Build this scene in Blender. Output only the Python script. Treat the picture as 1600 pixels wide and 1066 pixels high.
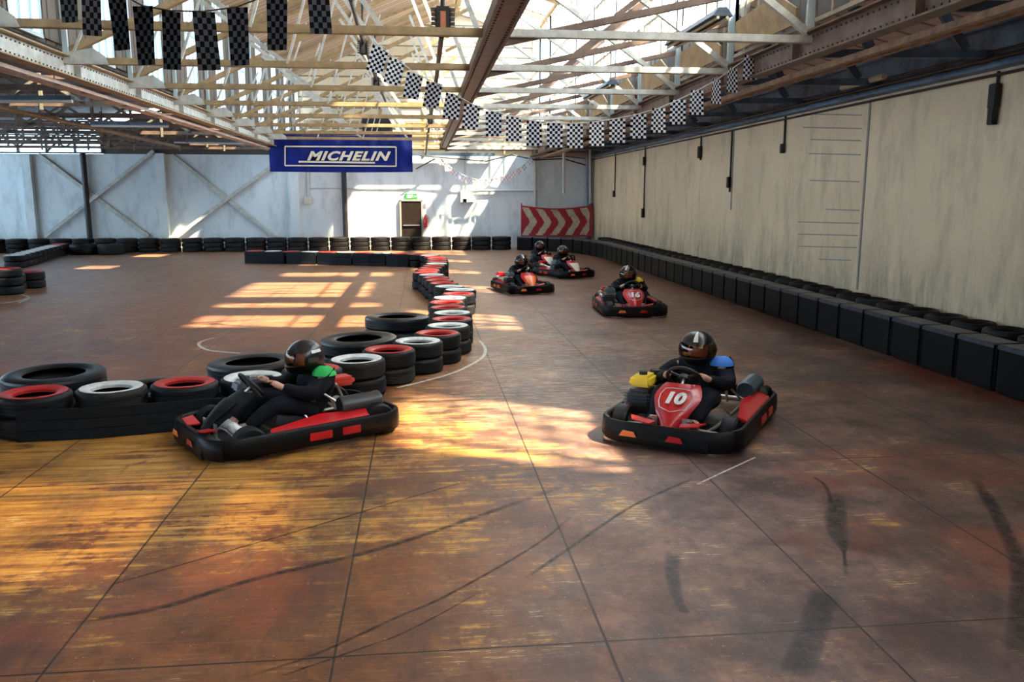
import bpy, bmesh, math, random
from mathutils import Vector, Matrix
random.seed(7)
S = bpy.context.scene
for o in list(bpy.data.objects): bpy.data.objects.remove(o)
PI = math.pi

# ------------------------------------------------------------------ camera
FPX, CAMH = 1300.0, 2.25
PH = math.atan(227/FPX); PS = math.atan(142*math.cos(PH)/FPX)
Fv = Vector((math.sin(PS)*math.cos(PH), math.cos(PS)*math.cos(PH), -math.sin(PH)))
Rv = Vector((math.cos(PS), -math.sin(PS), 0)); Uv = Rv.cross(Fv)
cam_d = bpy.data.cameras.new('camera'); cam = bpy.data.objects.new('camera', cam_d)
S.collection.objects.link(cam); S.camera = cam
cam_d.sensor_width = 36; cam_d.lens = FPX/1600*36; cam_d.clip_end = 300
m = Matrix((Rv, Uv, -Fv)).transposed().to_4x4(); m.translation = (0, 0, CAMH); cam.matrix_world = m

# ------------------------------------------------------------------ world, sun, exposure
w = bpy.data.worlds.new('world'); S.world = w; w.use_nodes = True
bg = w.node_tree.nodes['Background']; bg.inputs[0].default_value = (0.64, 0.83, 1.0, 1); bg.inputs[1].default_value = 5.0
sd = bpy.data.lights.new('sun', 'SUN'); so = bpy.data.objects.new('sun', sd); S.collection.objects.link(so)
sd.energy = 25; sd.angle = math.radians(1.5); sd.color = (1.0, 0.80, 0.52)
so.location = (20, -5, 25)
so.rotation_euler = Vector((-1.0, 0.58, -1.6)).to_track_quat('-Z', 'Y').to_euler()
S.view_settings.view_transform = 'Standard'; S.view_settings.look = 'None'
S.view_settings.gamma = 1; S.view_settings.use_curve_mapping = False
S.view_settings.exposure = 0.95

# ------------------------------------------------------------------ helpers
C = S.collection
def G(px, py, z=None, y=None, x=None):
    d = Fv*FPX + Rv*(px-800) - Uv*(py-533)
    if z is None and y is None and x is None: z = 0.0
    t = (z-CAMH)/d.z if z is not None else (y/d.y if y is not None else x/d.x)
    return Vector((0, 0, CAMH)) + d*t

class MB:
    def __init__(s): s.bm = bmesh.new()
    def box(s, c, size, rot=None, taper=1.0):
        hx, hy, hz = size[0]/2, size[1]/2, size[2]/2; c = Vector(c); vs = []
        for sz in (-1, 1):
            k = taper if sz > 0 else 1
            for sx, sy in ((-1, -1), (1, -1), (1, 1), (-1, 1)):
                v = Vector((sx*hx*k, sy*hy*k, sz*hz))
                if rot: v = rot @ v
                vs.append(s.bm.verts.new(c+v))
        for f in ((0, 3, 2, 1), (4, 5, 6, 7), (0, 1, 5, 4), (1, 2, 6, 5), (2, 3, 7, 6), (3, 0, 4, 7)):
            s.bm.faces.new([vs[i] for i in f])
        return s
    def bar(s, p, q, wd, ht, up=(0, 0, 1)):
        p, q = Vector(p), Vector(q); d = q-p; L = d.length
        if L < 1e-6: return s
        d.normalize(); up = Vector(up)
        if abs(d.dot(up)) > .98: up = Vector((0, 1, 0)) if abs(d.y) < .9 else Vector((1, 0, 0))
        a = d.cross(up).normalized(); b = a.cross(d)
        R = Matrix((a, b, d)).transposed()
        return s.box((p+q)/2, (wd, ht, L), R)
    def ibeam(s, p, q, wd, ht, t=.015, up=(0, 0, 1)):
        p, q = Vector(p), Vector(q); u = Vector(up)
        s.bar(p, q, t, ht, up)
        s.bar(p+u*(ht/2), q+u*(ht/2), wd, t*1.4, up); s.bar(p-u*(ht/2), q-u*(ht/2), wd, t*1.4, up)
        return s
    def angle(s, p, q, a=.07, t=.008):
        p, q = Vector(p), Vector(q)
        s.bar(p, q, t, a); s.bar(p+Vector((0, a/2, -a/2)), q+Vector((0, a/2, -a/2)), a, t); return s
    def tube(s, pts, r, n=8, closed=False, caps=True):
        pts = [Vector(p) for p in pts]; N = len(pts); rings = []; pa = None
        for i, p in enumerate(pts):
            if closed: d = pts[(i+1) % N]-pts[i-1]
            else: d = pts[min(i+1, N-1)]-pts[max(i-1, 0)]
            d.normalize()
            if pa is None:
                up = Vector((0, 0, 1)) if abs(d.z) < .9 else Vector((1, 0, 0)); a = d.cross(up).normalized()
            else: a = (pa-d*pa.dot(d)).normalized()
            pa = a; b = a.cross(d); rr = r[i] if isinstance(r, (list, tuple)) else r
            rings.append([s.bm.verts.new(p+(a*math.cos(2*PI*k/n)+b*math.sin(2*PI*k/n))*rr) for k in range(n)])
        for i in range(N if closed else N-1):
            A, B = rings[i], rings[(i+1) % N]
            for k in range(n): s.bm.faces.new((A[k], A[(k+1) % n], B[(k+1) % n], B[k]))
        if caps and not closed: s.bm.faces.new(rings[0]); s.bm.faces.new(rings[-1][::-1])
        return s
    def lathe(s, prof, n=32, M=None, closed=False):
        M = M or Matrix.Identity(4); rings = []
        for r, z in prof: rings.append([s.bm.verts.new(M @ Vector((r*math.cos(2*PI*k/n), r*math.sin(2*PI*k/n), z))) for k in range(n)])
        L = len(prof)
        for i in range(L if closed else L-1):
            A, B = rings[i], rings[(i+1) % L]
            for k in range(n): s.bm.faces.new((A[k], A[(k+1) % n], B[(k+1) % n], B[k]))
        if not closed:
            if prof[0][0] > 1e-4: s.bm.faces.new(rings[0][::-1])
            if prof[-1][0] > 1e-4: s.bm.faces.new(rings[-1])
        return s
    def cyl(s, p, q, r, n=20): return s.tube([p, q], r, n)
    def grid(s, fn, nu, nv, th=0.0):
        V = [[s.bm.verts.new(fn(i/nu, j/nv)) for j in range(nv+1)] for i in range(nu+1)]
        for i in range(nu):
            for j in range(nv): s.bm.faces.new((V[i][j], V[i+1][j], V[i+1][j+1], V[i][j+1]))
        if th:
            s.bm.normal_update()
            bmesh.ops.solidify(s.bm, geom=list(s.bm.faces), thickness=th)
        return s
    def sweep(s, path, prof, closed=False):
        # path: list of (point, outward vector); prof: [(out, up)] closed polygon
        rings = []
        for p, o in path:
            p = Vector(p); o = Vector(o).normalized()
            rings.append([s.bm.verts.new(p+o*a+Vector((0, 0, b))) for a, b in prof])
        n = len(prof); N = len(rings)
        for i in range(N if closed else N-1):
            A, B = rings[i], rings[(i+1) % N]
            for k in range(n): s.bm.faces.new((A[k], A[(k+1) % n], B[(k+1) % n], B[k]))
        if not closed: s.bm.faces.new(rings[0][::-1]); s.bm.faces.new(rings[-1])
        return s
    def prism(s, poly, off):
        off = Vector(off); A = [s.bm.verts.new(Vector(p)) for p in poly]; B = [s.bm.verts.new(Vector(p)+off) for p in poly]
        s.bm.faces.new(A[::-1]); s.bm.faces.new(B); n = len(A)
        for k in range(n): s.bm.faces.new((A[k], A[(k+1) % n], B[(k+1) % n], B[k]))
        return s
    def build(s, name, mat, parent=None, smooth=False, bevel=0, loc=None):
        if bevel:
            bmesh.ops.bevel(s.bm, geom=[e for e in s.bm.edges], offset=bevel, segments=2, affect='EDGES', clamp_overlap=True)
        bmesh.ops.recalc_face_normals(s.bm, faces=s.bm.faces)
        me = bpy.data.meshes.new(name); s.bm.to_mesh(me); s.bm.free()
        for mm in (mat if isinstance(mat, (list, tuple)) else [mat]): me.materials.append(mm)
        if smooth: me.shade_smooth(); me.set_sharp_from_angle(angle=math.radians(38))
        o = bpy.data.objects.new(name, me); C.objects.link(o)
        if parent: o.parent = parent
        if loc is not None: o.location = loc
        return o

def tag(o, label=None, cat=None, group=None, kind=None):
    if label: o['label'] = label
    if cat: o['category'] = cat
    if group: o['group'] = group
    if kind: o['kind'] = kind
    return o
def empty(name, loc, rz=0, **k):
    o = bpy.data.objects.new(name, None); C.objects.link(o); o.location = loc; o.rotation_euler = (0, 0, rz); o.empty_display_size = .1
    return tag(o, **k)
def copy_tree(o, parent=None):
    c = o.copy(); C.objects.link(c); c.parent = parent
    for ch in list(o.children): copy_tree(ch, c)
    return c
def struct(o): o['kind'] = 'structure'; return o
def text_obj(name, txt, size, mat, parent=None, M=None, shear=0, bold=.02, ext=.002, space=1.0, sx=1.0):
    cu = bpy.data.curves.new(name, 'FONT'); cu.body = txt; cu.size = size; cu.extrude = ext; cu.offset = bold*size; cu.shear = shear
    cu.space_character = space; cu.align_x = 'CENTER'; cu.align_y = 'CENTER'; cu.resolution_u = 3
    t = bpy.data.objects.new('tmp', cu); C.objects.link(t); bpy.context.view_layer.update()
    me = bpy.data.meshes.new_from_object(t.evaluated_get(bpy.context.evaluated_depsgraph_get()))
    bpy.data.objects.remove(t); me.materials.clear(); me.materials.append(mat)
    me.transform(Matrix.Diagonal((sx, 1, 1, 1)))
    if M: me.transform(M)
    o = bpy.data.objects.new(name, me); C.objects.link(o)
    if parent: o.parent = parent
    return o

# ------------------------------------------------------------------ materials
def nmat(name, col, rough=.6, metal=0, spec=.5, coat=0, noise=0, nscale=4, col2=None, bump=0, bscale=30, stretch=None, emit=None):
    mt = bpy.data.materials.new(name); mt.use_nodes = True; nt = mt.node_tree; b = nt.nodes['Principled BSDF']
    b.inputs['Base Color'].default_value = (*col, 1); b.inputs['Roughness'].default_value = rough
    b.inputs['Metallic'].default_value = metal; b.inputs['Specular IOR Level'].default_value = spec
    b.inputs['Coat Weight'].default_value = coat
    if emit: b.inputs['Emission Color'].default_value = (*emit[0], 1); b.inputs['Emission Strength'].default_value = emit[1]
    if noise or bump:
        tc = nt.nodes.new('ShaderNodeTexCoord'); mp = nt.nodes.new('ShaderNodeMapping'); nt.links.new(tc.outputs['Object'], mp.inputs[0])
        if stretch: mp.inputs['Scale'].default_value = stretch
    if noise:
        n = nt.nodes.new('ShaderNodeTexNoise'); n.inputs['Scale'].default_value = nscale; n.inputs['Detail'].default_value = 6; n.inputs['Roughness'].default_value = .65
        nt.links.new(mp.outputs[0], n.inputs[0])
        r = nt.nodes.new('ShaderNodeValToRGB'); r.color_ramp.elements[0].position = .35; r.color_ramp.elements[1].position = .65
        c2 = col2 or tuple(c*(1-noise) for c in col)
        r.color_ramp.elements[0].color = (*c2, 1); r.color_ramp.elements[1].color = (*col, 1)
        nt.links.new(n.outputs[0], r.inputs[0]); nt.links.new(r.outputs[0], b.inputs['Base Color'])
    if bump:
        n2 = nt.nodes.new('ShaderNodeTexNoise'); n2.inputs['Scale'].default_value = bscale; n2.inputs['Detail'].default_value = 3
        nt.links.new(mp.outputs[0], n2.inputs[0]); bp = nt.nodes.new('ShaderNodeBump'); bp.inputs['Strength'].default_value = bump; bp.inputs['Distance'].default_value = .01
        nt.links.new(n2.outputs[0], bp.inputs['Height']); nt.links.new(bp.outputs[0], b.inputs['Normal'])
    return mt

class NT:
    """tiny node-graph helper"""
    def __init__(s, name):
        s.m = bpy.data.materials.new(name); s.m.use_nodes = True; s.t = s.m.node_tree; s.b = s.t.nodes['Principled BSDF']
        g = s.n('ShaderNodeNewGeometry'); s.pos = g.outputs['Position']
        sp = s.n('ShaderNodeSeparateXYZ'); s.l(s.pos, sp.inputs[0]); s.x, s.y, s.z = sp.outputs
    def n(s, k): return s.t.nodes.new(k)
    def l(s, a, b): s.t.links.new(a, b)
    def math(s, op, a, b=None, c=None):
        n = s.n('ShaderNodeMath'); n.operation = op
        for i, v in enumerate((a, b, c)):
            if v is None: continue
            if isinstance(v, (int, float)): n.inputs[i].default_value = v
            else: s.l(v, n.inputs[i])
        return n.outputs[0]
    def noise(s, scale, stretch=(1, 1, 1), detail=6, rough=.6, off=0):
        mp = s.n('ShaderNodeMapping'); mp.inputs['Scale'].default_value = stretch; mp.inputs['Location'].default_value = (off, off, off); s.l(s.pos, mp.inputs[0])
        n = s.n('ShaderNodeTexNoise'); n.inputs['Scale'].default_value = scale; n.inputs['Detail'].default_value = detail; n.inputs['Roughness'].default_value = rough
        s.l(mp.outputs[0], n.inputs[0]); return n.outputs[0]
    def ramp(s, v, a, b):
        n = s.n('ShaderNodeMapRange'); n.inputs[1].default_value = a; n.inputs[2].default_value = b; n.interpolation_type = 'SMOOTHSTEP'; s.l(v, n.inputs[0]); return n.outputs[0]
    def mix(s, f, a, b):
        n = s.n('ShaderNodeMix'); n.data_type = 'RGBA'
        if isinstance(f, (int, float)): n.inputs[0].default_value = f
        else: s.l(f, n.inputs[0])
        for i, v in ((6, a), (7, b)):
            if isinstance(v, tuple): n.inputs[i].default_value = (*v, 1)
            else: s.l(v, n.inputs[i])
        return n.outputs[2]
    def color(s, c): s.l(c, s.b.inputs['Base Color'])
    def bump(s, h, st=.3, d=.01):
        n = s.n('ShaderNodeBump'); n.inputs['Strength'].default_value = st; n.inputs['Distance'].default_value = d; s.l(h, n.inputs['Height']); s.l(n.outputs[0], s.b.inputs['Normal'])

def floor_material():
    t = NT('worn_plywood_floor')
    px, py = 1.37, 2.74
    # panel ids
    ix = t.math('FLOOR', t.math('DIVIDE', t.math('ADD', t.x, 20.35+1.84-1.84+.04), px))
    iy = t.math('FLOOR', t.math('DIVIDE', t.math('ADD', t.y, 20.0+.78), py))
    cb = t.n('ShaderNodeCombineXYZ'); t.l(ix, cb.inputs[0]); t.l(iy, cb.inputs[1])
    wn = t.n('ShaderNodeTexWhiteNoise'); t.l(cb.outputs[0], wn.inputs[0]); pid = wn.outputs[0]
    big = t.noise(.45, (1, 1, 1), 5, .6)
    grain = t.noise(3.0, (.35, 5.0, 1), 8, .7)
    fine = t.noise(16, (.25, 4, 1), 6, .7, 3)
    blot = t.noise(1.6, (1, 1, 1), 8, .72, 7)
    # worn-through ochre, mostly on the near left half of the floor
    gx = t.ramp(t.x, 2.2, -1.4); gy = t.ramp(t.y, 11.5, 7.0); gy2 = t.ramp(t.y, 3.4, 6.2)
    bias = t.math('MULTIPLY', t.math('MULTIPLY', gx, gy), gy2)
    scr = t.noise(5, (.18, 9, 1), 6, .75, 31); mott = t.noise(5.5, (1, 1, 1), 9, .75, 41); scr2 = t.noise(2.2, (3.5, .8, 1), 8, .75, 51)
    v = t.math('ADD', t.math('MULTIPLY', grain, .36), t.math('MULTIPLY', blot, .40)); v = t.math('ADD', v, t.math('MULTIPLY', mott, .24))
    v = t.math('ADD', v, t.math('MULTIPLY', bias, .125)); v = t.math('ADD', v, t.math('MULTIPLY', t.math('SUBTRACT', big, .5), .30))
    v = t.math('ADD', v, t.math('MULTIPLY', t.math('SUBTRACT', pid, .5), .06))
    worn = t.ramp(v, .565, .625)
    chip = t.ramp(t.math('ADD', t.math('MULTIPLY', fine, .50), t.math('MULTIPLY', blot, .50)), .585, .605)
    tone = t.mix(t.ramp(mott, .32, .68), (.085, .028, .011), (.235, .085, .028))
    tone = t.mix(t.math('MULTIPLY', t.ramp(blot, .38, .62), .55), tone, (.22, .10, .045))
    tone = t.mix(t.math('MULTIPLY', t.ramp(scr, .52, .66), .45), tone, (.32, .165, .075))
    right = t.ramp(t.x, -.6, 2.4)
    tone = t.mix(t.math('MULTIPLY', right, .85), tone, t.mix(t.ramp(t.math('ADD', t.math('MULTIPLY', blot, .6), t.math('MULTIPLY', mott, .4)), .38, .62), (.050, .032, .032), (.235, .150, .130)))
    redp = t.math('MULTIPLY', t.ramp(t.noise(.7, (1, 1, 1), 5, .6, 61), .52, .66), .5)
    tone = t.mix(redp, tone, (.24, .055, .025))
    ochre = t.mix(t.ramp(grain, .35, .65), (.26, .10, .016), (.52, .27, .06))
    col = t.mix(worn, tone, ochre)
    col = t.mix(t.math('MULTIPLY', chip, .9), col, (.60, .40, .17))
    reg = t.math('MULTIPLY', t.math('MULTIPLY', t.ramp(t.y, 7.2, 9.0), t.ramp(t.y, 19, 12)), t.math('MULTIPLY', t.ramp(t.x, -1.0, .6), t.ramp(t.x, 5.5, 3.2)))
    flake = t.ramp(t.noise(7, (.5, 2.4, 1), 9, .8, 71), .49, .57)
    col = t.mix(t.math('MULTIPLY', t.math('MULTIPLY', flake, reg), .75), col, (.42, .29, .18))
    allf = t.ramp(t.noise(11, (.45, 3.2, 1), 9, .8, 81), .56, .63)
    col = t.mix(t.math('MULTIPLY', allf, .42), col, (.38, .225, .11))
    speck = t.ramp(t.noise(55, (1, 1, 1), 3, .5, 91), .70, .73)
    col = t.mix(t.math('MULTIPLY', speck, .8), col, (.62, .52, .38))
    dk = t.ramp(t.noise(8, (.35, 4.0, 1), 8, .8, 101), .56, .66)
    col = t.mix(t.math('MULTIPLY', dk, .45), col, (.035, .018, .014))
    # dark rubber film, in streaks along the driving line and in patches
    grime = t.ramp(t.noise(.9, (1.0, .5, 1), 7, .7, 21), .48, .66)
    col = t.mix(t.math('MULTIPLY', grime, .62), col, (.040, .028, .028))
    col = t.mix(t.math('MULTIPLY', t.ramp(scr2, .54, .68), .38), col, (.030, .022, .024))
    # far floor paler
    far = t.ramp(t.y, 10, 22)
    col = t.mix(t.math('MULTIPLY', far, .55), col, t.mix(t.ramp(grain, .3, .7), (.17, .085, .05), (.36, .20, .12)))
    # seams
    fx = t.math('PINGPONG', t.math('ADD', t.x, 20.55+1.37*0-1.84+1.84-.08), px/2) if False else None
    sx = t.math('ABSOLUTE', t.math('SUBTRACT', t.math('MODULO', t.math('ADD', t.x, 1.84+px*20+px/2), px), px/2))
    sy = t.math('ABSOLUTE', t.math('SUBTRACT', t.math('MODULO', t.math('ADD', t.y, -3.86+py*20+py/2), py), py/2))
    seam = t.math('MAXIMUM', t.ramp(sx, .010, .003), t.ramp(sy, .009, .003))
    col = t.mix(t.math('MULTIPLY', seam, .85), col, (.012, .008, .006))
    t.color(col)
    r = t.math('ADD', .16, t.math('MULTIPLY', mott, .55)); r = t.math('ADD', r, t.math('MULTIPLY', worn, .06)); t.l(r, t.b.inputs['Roughness'])
    t.b.inputs['Specular IOR Level'].default_value = .27
    t.bump(t.math('SUBTRACT', t.math('MULTIPLY', grain, .35), t.math('MULTIPLY', seam, 1.2)), .25, .006)
    return t.m

def stained_wall(name, a, b, low, stain_h=1.3):
    t = NT(name)
    n1 = t.noise(.5, (1, 1, 1), 6, .6); n2 = t.noise(2.2, (1, 1, .35), 7, .7, 5); n3 = t.noise(9, (1, 1, .15), 5, .7, 9)
    col = t.mix(t.ramp(n1, .3, .7), a, b)
    col = t.mix(t.math('MULTIPLY', t.ramp(n2, .46, .68), .55), col, tuple(c*.66 for c in b))
    drip = t.math('MULTIPLY', t.ramp(n3, .48, .75), t.ramp(t.z, stain_h, .4))
    lowm = t.math('MULTIPLY', t.ramp(t.z, stain_h, .5), t.ramp(n2, .3, .65))
    col = t.mix(t.math('MULTIPLY', lowm, .65), col, low); col = t.mix(t.math('MULTIPLY', drip, .5), col, tuple(c*.5 for c in low))
    t.color(col); t.b.inputs['Roughness'].default_value = .75; t.bump(n2, .15, .01)
    return t.m

def boards_material(name, axis, pitch, ca, cb, cdark):
    t = NT(name); c = {'x': t.x, 'y': t.y, 'z': t.z}[axis]
    s = t.math('PINGPONG', c, pitch/2); line = t.ramp(s, pitch*.11, pitch*.02)
    idx = t.math('FLOOR', t.math('DIVIDE', c, pitch)); wn = t.n('ShaderNodeTexWhiteNoise'); wn.noise_dimensions = '1D'; t.l(idx, wn.inputs[1])
    col = t.mix(wn.outputs[0], ca, cb); n = t.noise(1.3, (1, 1, 1), 6, .7, 4)
    col = t.mix(t.math('MULTIPLY', t.ramp(n, .5, .75), .5), col, cdark)
    col = t.mix(t.math('MULTIPLY', line, .85), col, tuple(x*.25 for x in cdark)); t.color(col); t.b.inputs['Roughness'].default_value = .7
    t.bump(t.math('SUBTRACT', 1.0, line), .5, .02)
    return t.m

def glass_material(name, tint=(.93, .97, 1.0), gl=.12, milk=.0):
    mt = bpy.data.materials.new(name); mt.use_nodes = True; nt = mt.node_tree; nt.nodes.remove(nt.nodes['Principled BSDF'])
    out = nt.nodes['Material Output']; tr = nt.nodes.new('ShaderNodeBsdfTransparent'); tr.inputs[0].default_value = (*tint, 1)
    g = nt.nodes.new('ShaderNodeBsdfGlossy'); g.inputs['Roughness'].default_value = .08
    mx = nt.nodes.new('ShaderNodeMixShader'); mx.inputs[0].default_value = gl
    nt.links.new(tr.outputs[0], mx.inputs[1]); nt.links.new(g.outputs[0], mx.inputs[2]); last = mx.outputs[0]
    if milk or name == 'milky_glass':
        tl = nt.nodes.new('ShaderNodeBsdfTranslucent'); tl.inputs[0].default_value = (.9, .95, 1, 1); m2 = nt.nodes.new('ShaderNodeMixShader'); m2.inputs[0].default_value = .80
        nt.links.new(last, m2.inputs[1]); nt.links.new(tl.outputs[0], m2.inputs[2]); last = m2.outputs[0]
    nt.links.new(last, out.inputs[0]); return mt

M = dict(
    floor=floor_material(),
    wall_r=stained_wall('stained_cream_wall', (.82, .65, .43), (.70, .56, .37), (.22, .21, .15), 1.7),
    wall_b=stained_wall('white_painted_wall', (.74, .79, .80), (.64, .71, .74), (.50, .52, .50), .8),
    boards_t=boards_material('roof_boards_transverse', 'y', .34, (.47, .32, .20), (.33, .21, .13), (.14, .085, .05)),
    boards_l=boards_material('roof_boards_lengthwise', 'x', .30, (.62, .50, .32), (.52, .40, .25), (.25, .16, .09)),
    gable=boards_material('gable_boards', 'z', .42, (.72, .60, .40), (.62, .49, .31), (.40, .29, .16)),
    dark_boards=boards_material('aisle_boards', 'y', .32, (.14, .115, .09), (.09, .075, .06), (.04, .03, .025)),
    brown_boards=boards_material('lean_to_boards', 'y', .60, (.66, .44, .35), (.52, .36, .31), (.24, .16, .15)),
    steel_white=nmat('painted_steel', (.62, .62, .56), .5, noise=.35, nscale=6),
    steel_tan=nmat('tan_painted_steel', (.42, .29, .14), .5, noise=.4, nscale=5),
    steel_brown=nmat('brown_riveted_steel', (.20, .125, .09), .5, noise=.45, nscale=4),
    steel_dark=nmat('dark_bronze_steel', (.17, .085, .025), .42, noise=.5, nscale=5),
    steel_wallbeam=nmat('weathered_blue_beam', (.17, .29, .46), .5, noise=.6, nscale=2.2, col2=(.05, .06, .08)), steel_blue=nmat('blue_grey_steel', (.09, .14, .21), .45, noise=.5, nscale=3),
    rivet=nmat('rivet', (.03, .025, .02), .5),
    black_pipe=nmat('black_pipe', (.018, .014, .012), .5),
    white_pipe=nmat('grey_white_pipe', (.55, .55, .52), .5),
    rubber=nmat('tyre_rubber', (.009, .010, .013), .55, spec=.22, noise=.5, nscale=12, bump=.25, bscale=60),
    rubber_dusty=nmat('dusty_tyre_rubber', (.024, .023, .023), .62, spec=.2, noise=.5, nscale=10, bump=.3, bscale=50),
    rubber_big=nmat('big_tyre_rubber', (.008, .009, .012), .36, spec=.38, noise=.4, nscale=7, bump=.12, bscale=40),
    paint_red=nmat('scuffed_red_paint', (.52, .02, .018), .42, noise=.35, nscale=14),
    paint_white=nmat('scuffed_white_paint', (.72, .74, .72), .45, noise=.3, nscale=14),
    belt=nmat('black_conveyor_belt', (.008, .011, .016), .6, spec=.2, noise=.5, nscale=8, bump=.2, bscale=18, stretch=(1, 1, 6)),
    block=nmat('black_barrier_plastic', (.004, .004, .005), .6, spec=.14, noise=.4, nscale=5),
    cap=nmat('sky_sheen_barrier_cap', (.06, .07, .10), .34, noise=.7, nscale=9),  # lighter blue-grey is sky reflection on the block tops, put into the colour
    plastic=nmat('black_bumper_plastic', (.003, .003, .004), .42, spec=.2, noise=.3, nscale=9),
    kart_red=nmat('kart_red_plastic', (.50, .006, .012), .3, spec=.5, coat=.25),
    kart_yellow=nmat('engine_yellow', (.80, .56, .02), .35, coat=.2),
    kart_orange=nmat('kart_orange_plastic', (.85, .20, .05), .3, coat=.3),
    metal=nmat('bare_metal', (.62, .62, .60), .3, metal=.9),
    metal_dark=nmat('dark_engine_metal', (.07, .075, .08), .4, metal=.6),
    tank=nmat('slate_tank', (.055, .085, .11), .35, metal=.2),
    seatm=nmat('grey_fibreglass_seat', (.10, .105, .115), .35),
    overalls=nmat('black_overalls', (.006, .007, .012), .85, spec=.2, bump=.3, bscale=14),
    skin=nmat('skin', (.62, .33, .24), .55),
    helmet=nmat('black_helmet_gloss', (.004, .004, .005), .28, spec=.5),
    visor=glass_material('tinted_visor', (.80, .58, .42), .07),
    green=nmat('green_cloth', (.02, .45, .09), .7), blue=nmat('blue_cloth', (.05, .22, .75), .7), yellow=nmat('yellow_cloth', (.75, .50, .02), .7),
    shoe=nmat('white_trainer', (.72, .72, .70), .6), shoe_d=nmat('brown_trainer', (.10, .07, .06), .7),
    glass=glass_material('skylight_glass'), glass_dim=glass_material('sun_dimming_glass', (.30, .28, .25), .05), glass_m=glass_material('milky_glass', (.80, .88, .93), .05, .0),  # the dark-tinted glass is added to dim the nearest roof light's sun patch
    lead=nmat('glazing_bar', (.50, .44, .34), .5, noise=.3), lead_b=nmat('pale_blue_bar', (.50, .62, .66), .5),
    banner=nmat('blue_banner_vinyl', (.002, .018, .26), .5, spec=.25, noise=.5, nscale=1.6),
    banner_ink=nmat('cream_banner_ink', (.80, .75, .58), .5),
    chev_red=nmat('red_chevron_cloth', (.42, .02, .035), .6, noise=.3, nscale=4), chev_cream=nmat('cream_chevron_cloth', (.62, .53, .38), .65, noise=.35, nscale=4),
    flag_k=nmat('black_flag_check', (.003, .003, .004), .8, spec=.2), flag_w=nmat('white_flag_check', (.75, .77, .82), .7), flag_g=nmat('grey_flag_check', (.105, .105, .115), .8),
    pale_flag=nmat('faded_bunting', (.78, .74, .76), .7), pale_pink=nmat('faded_pink_print', (.66, .40, .44), .7), pale_blue=nmat('faded_blue_print', (.45, .47, .62), .7),
    door=nmat('dark_brown_door', (.022, .012, .008), .6, spec=.2, noise=.5, nscale=6, stretch=(4, 1, .5)),
    frame=nmat('grey_door_frame', (.30, .28, .24), .6), sign=nmat('green_sign', (.03, .28, .05), .5), sign_w=nmat('sign_white', (.8, .85, .75), .5),
    ext=nmat('extinguisher_red', (.60, .02, .02), .3, coat=.4), cream_box=nmat('cream_switch_box', (.62, .58, .46), .5),
    lamp=nmat('unlit_tube_white', (.72, .74, .72), .35), cream_lamp=nmat('cream_tube_cover', (.60, .57, .42), .4), dark=nmat('near_black', (.008, .008, .008), .6),
    copper=nmat('heater_element', (.45, .15, .07), .4), line=nmat('white_floor_line', (.62, .60, .55), .5, noise=.5, nscale=20, col2=(.30, .24, .2)),
)

def skid_material():
    mt = bpy.data.materials.new('rubber_skid'); mt.use_nodes = True; nt = mt.node_tree; b = nt.nodes['Principled BSDF']
    b.inputs['Base Color'].default_value = (.016, .016, .02, 1); b.inputs['Roughness'].default_value = .45
    tc = nt.nodes.new('ShaderNodeTexCoord'); n = nt.nodes.new('ShaderNodeTexNoise'); n.inputs['Scale'].default_value = 14; n.inputs['Detail'].default_value = 8; n.inputs['Roughness'].default_value = .75; nt.links.new(tc.outputs['Object'], n.inputs[0])
    r = nt.nodes.new('ShaderNodeMapRange'); r.inputs[1].default_value = .25; r.inputs[2].default_value = .62; r.inputs[4].default_value = .8; nt.links.new(n.outputs[0], r.inputs[0])
    at = nt.nodes.new('ShaderNodeAttribute'); at.attribute_name = 'cover'; m_ = nt.nodes.new('ShaderNodeMath'); m_.operation = 'MULTIPLY'
    nt.links.new(r.outputs[0], m_.inputs[0]); nt.links.new(at.outputs['Fac'], m_.inputs[1]); nt.links.new(m_.outputs[0], b.inputs['Alpha']); return mt
M['skid'] = skid_material()

# ------------------------------------------------------------------ room shell
XL, XR, YB, Y0 = -20.0, 7.5, 36.5, -8.6
LG, RG = -5.0, 4.8          # side girders
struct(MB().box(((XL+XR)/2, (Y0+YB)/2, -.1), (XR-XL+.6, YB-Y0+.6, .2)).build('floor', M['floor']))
struct(MB().box((XR+.15, (Y0+YB)/2, 2.18), (.3, YB-Y0+.6, 4.36)).build('wall_right', M['wall_r']))
struct(MB().box(((XL+XR)/2, YB+.15, 1.97), (XR-XL, .3, 3.94)).build('wall_back', M['wall_b']))
struct(MB().box((XL-.15, (Y0+YB)/2, .6), (.3, YB-Y0+.6, 1.2)).build('wall_left', M['wall_b']))
wl = struct(MB().box((XL-.15, (Y0+YB)/2, 2.75), (.01, YB-Y0, 3.1)).build('window_90', M['glass']))
b = MB(); yy = Y0
while yy < YB: b.box((XL-.15, yy, 2.75), (.12, .14, 3.1)); yy += 1.34
b.box((XL-.15, (Y0+YB)/2, 4.3), (.14, YB-Y0, .12)); b.build('window_frame', M['steel_white'], wl)
# gables above the back wall
EL, AX, AZ, ER = 7.15, 1.4, 9.75, 8.75
b = MB(); b.prism([(LG, YB, 3.94), (RG, YB, 3.94), (RG, YB, ER), (AX, YB, AZ), (LG, YB, EL)], (0, .3, 0)); struct(b.build('wall_back_gable', M['gable']))
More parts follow.
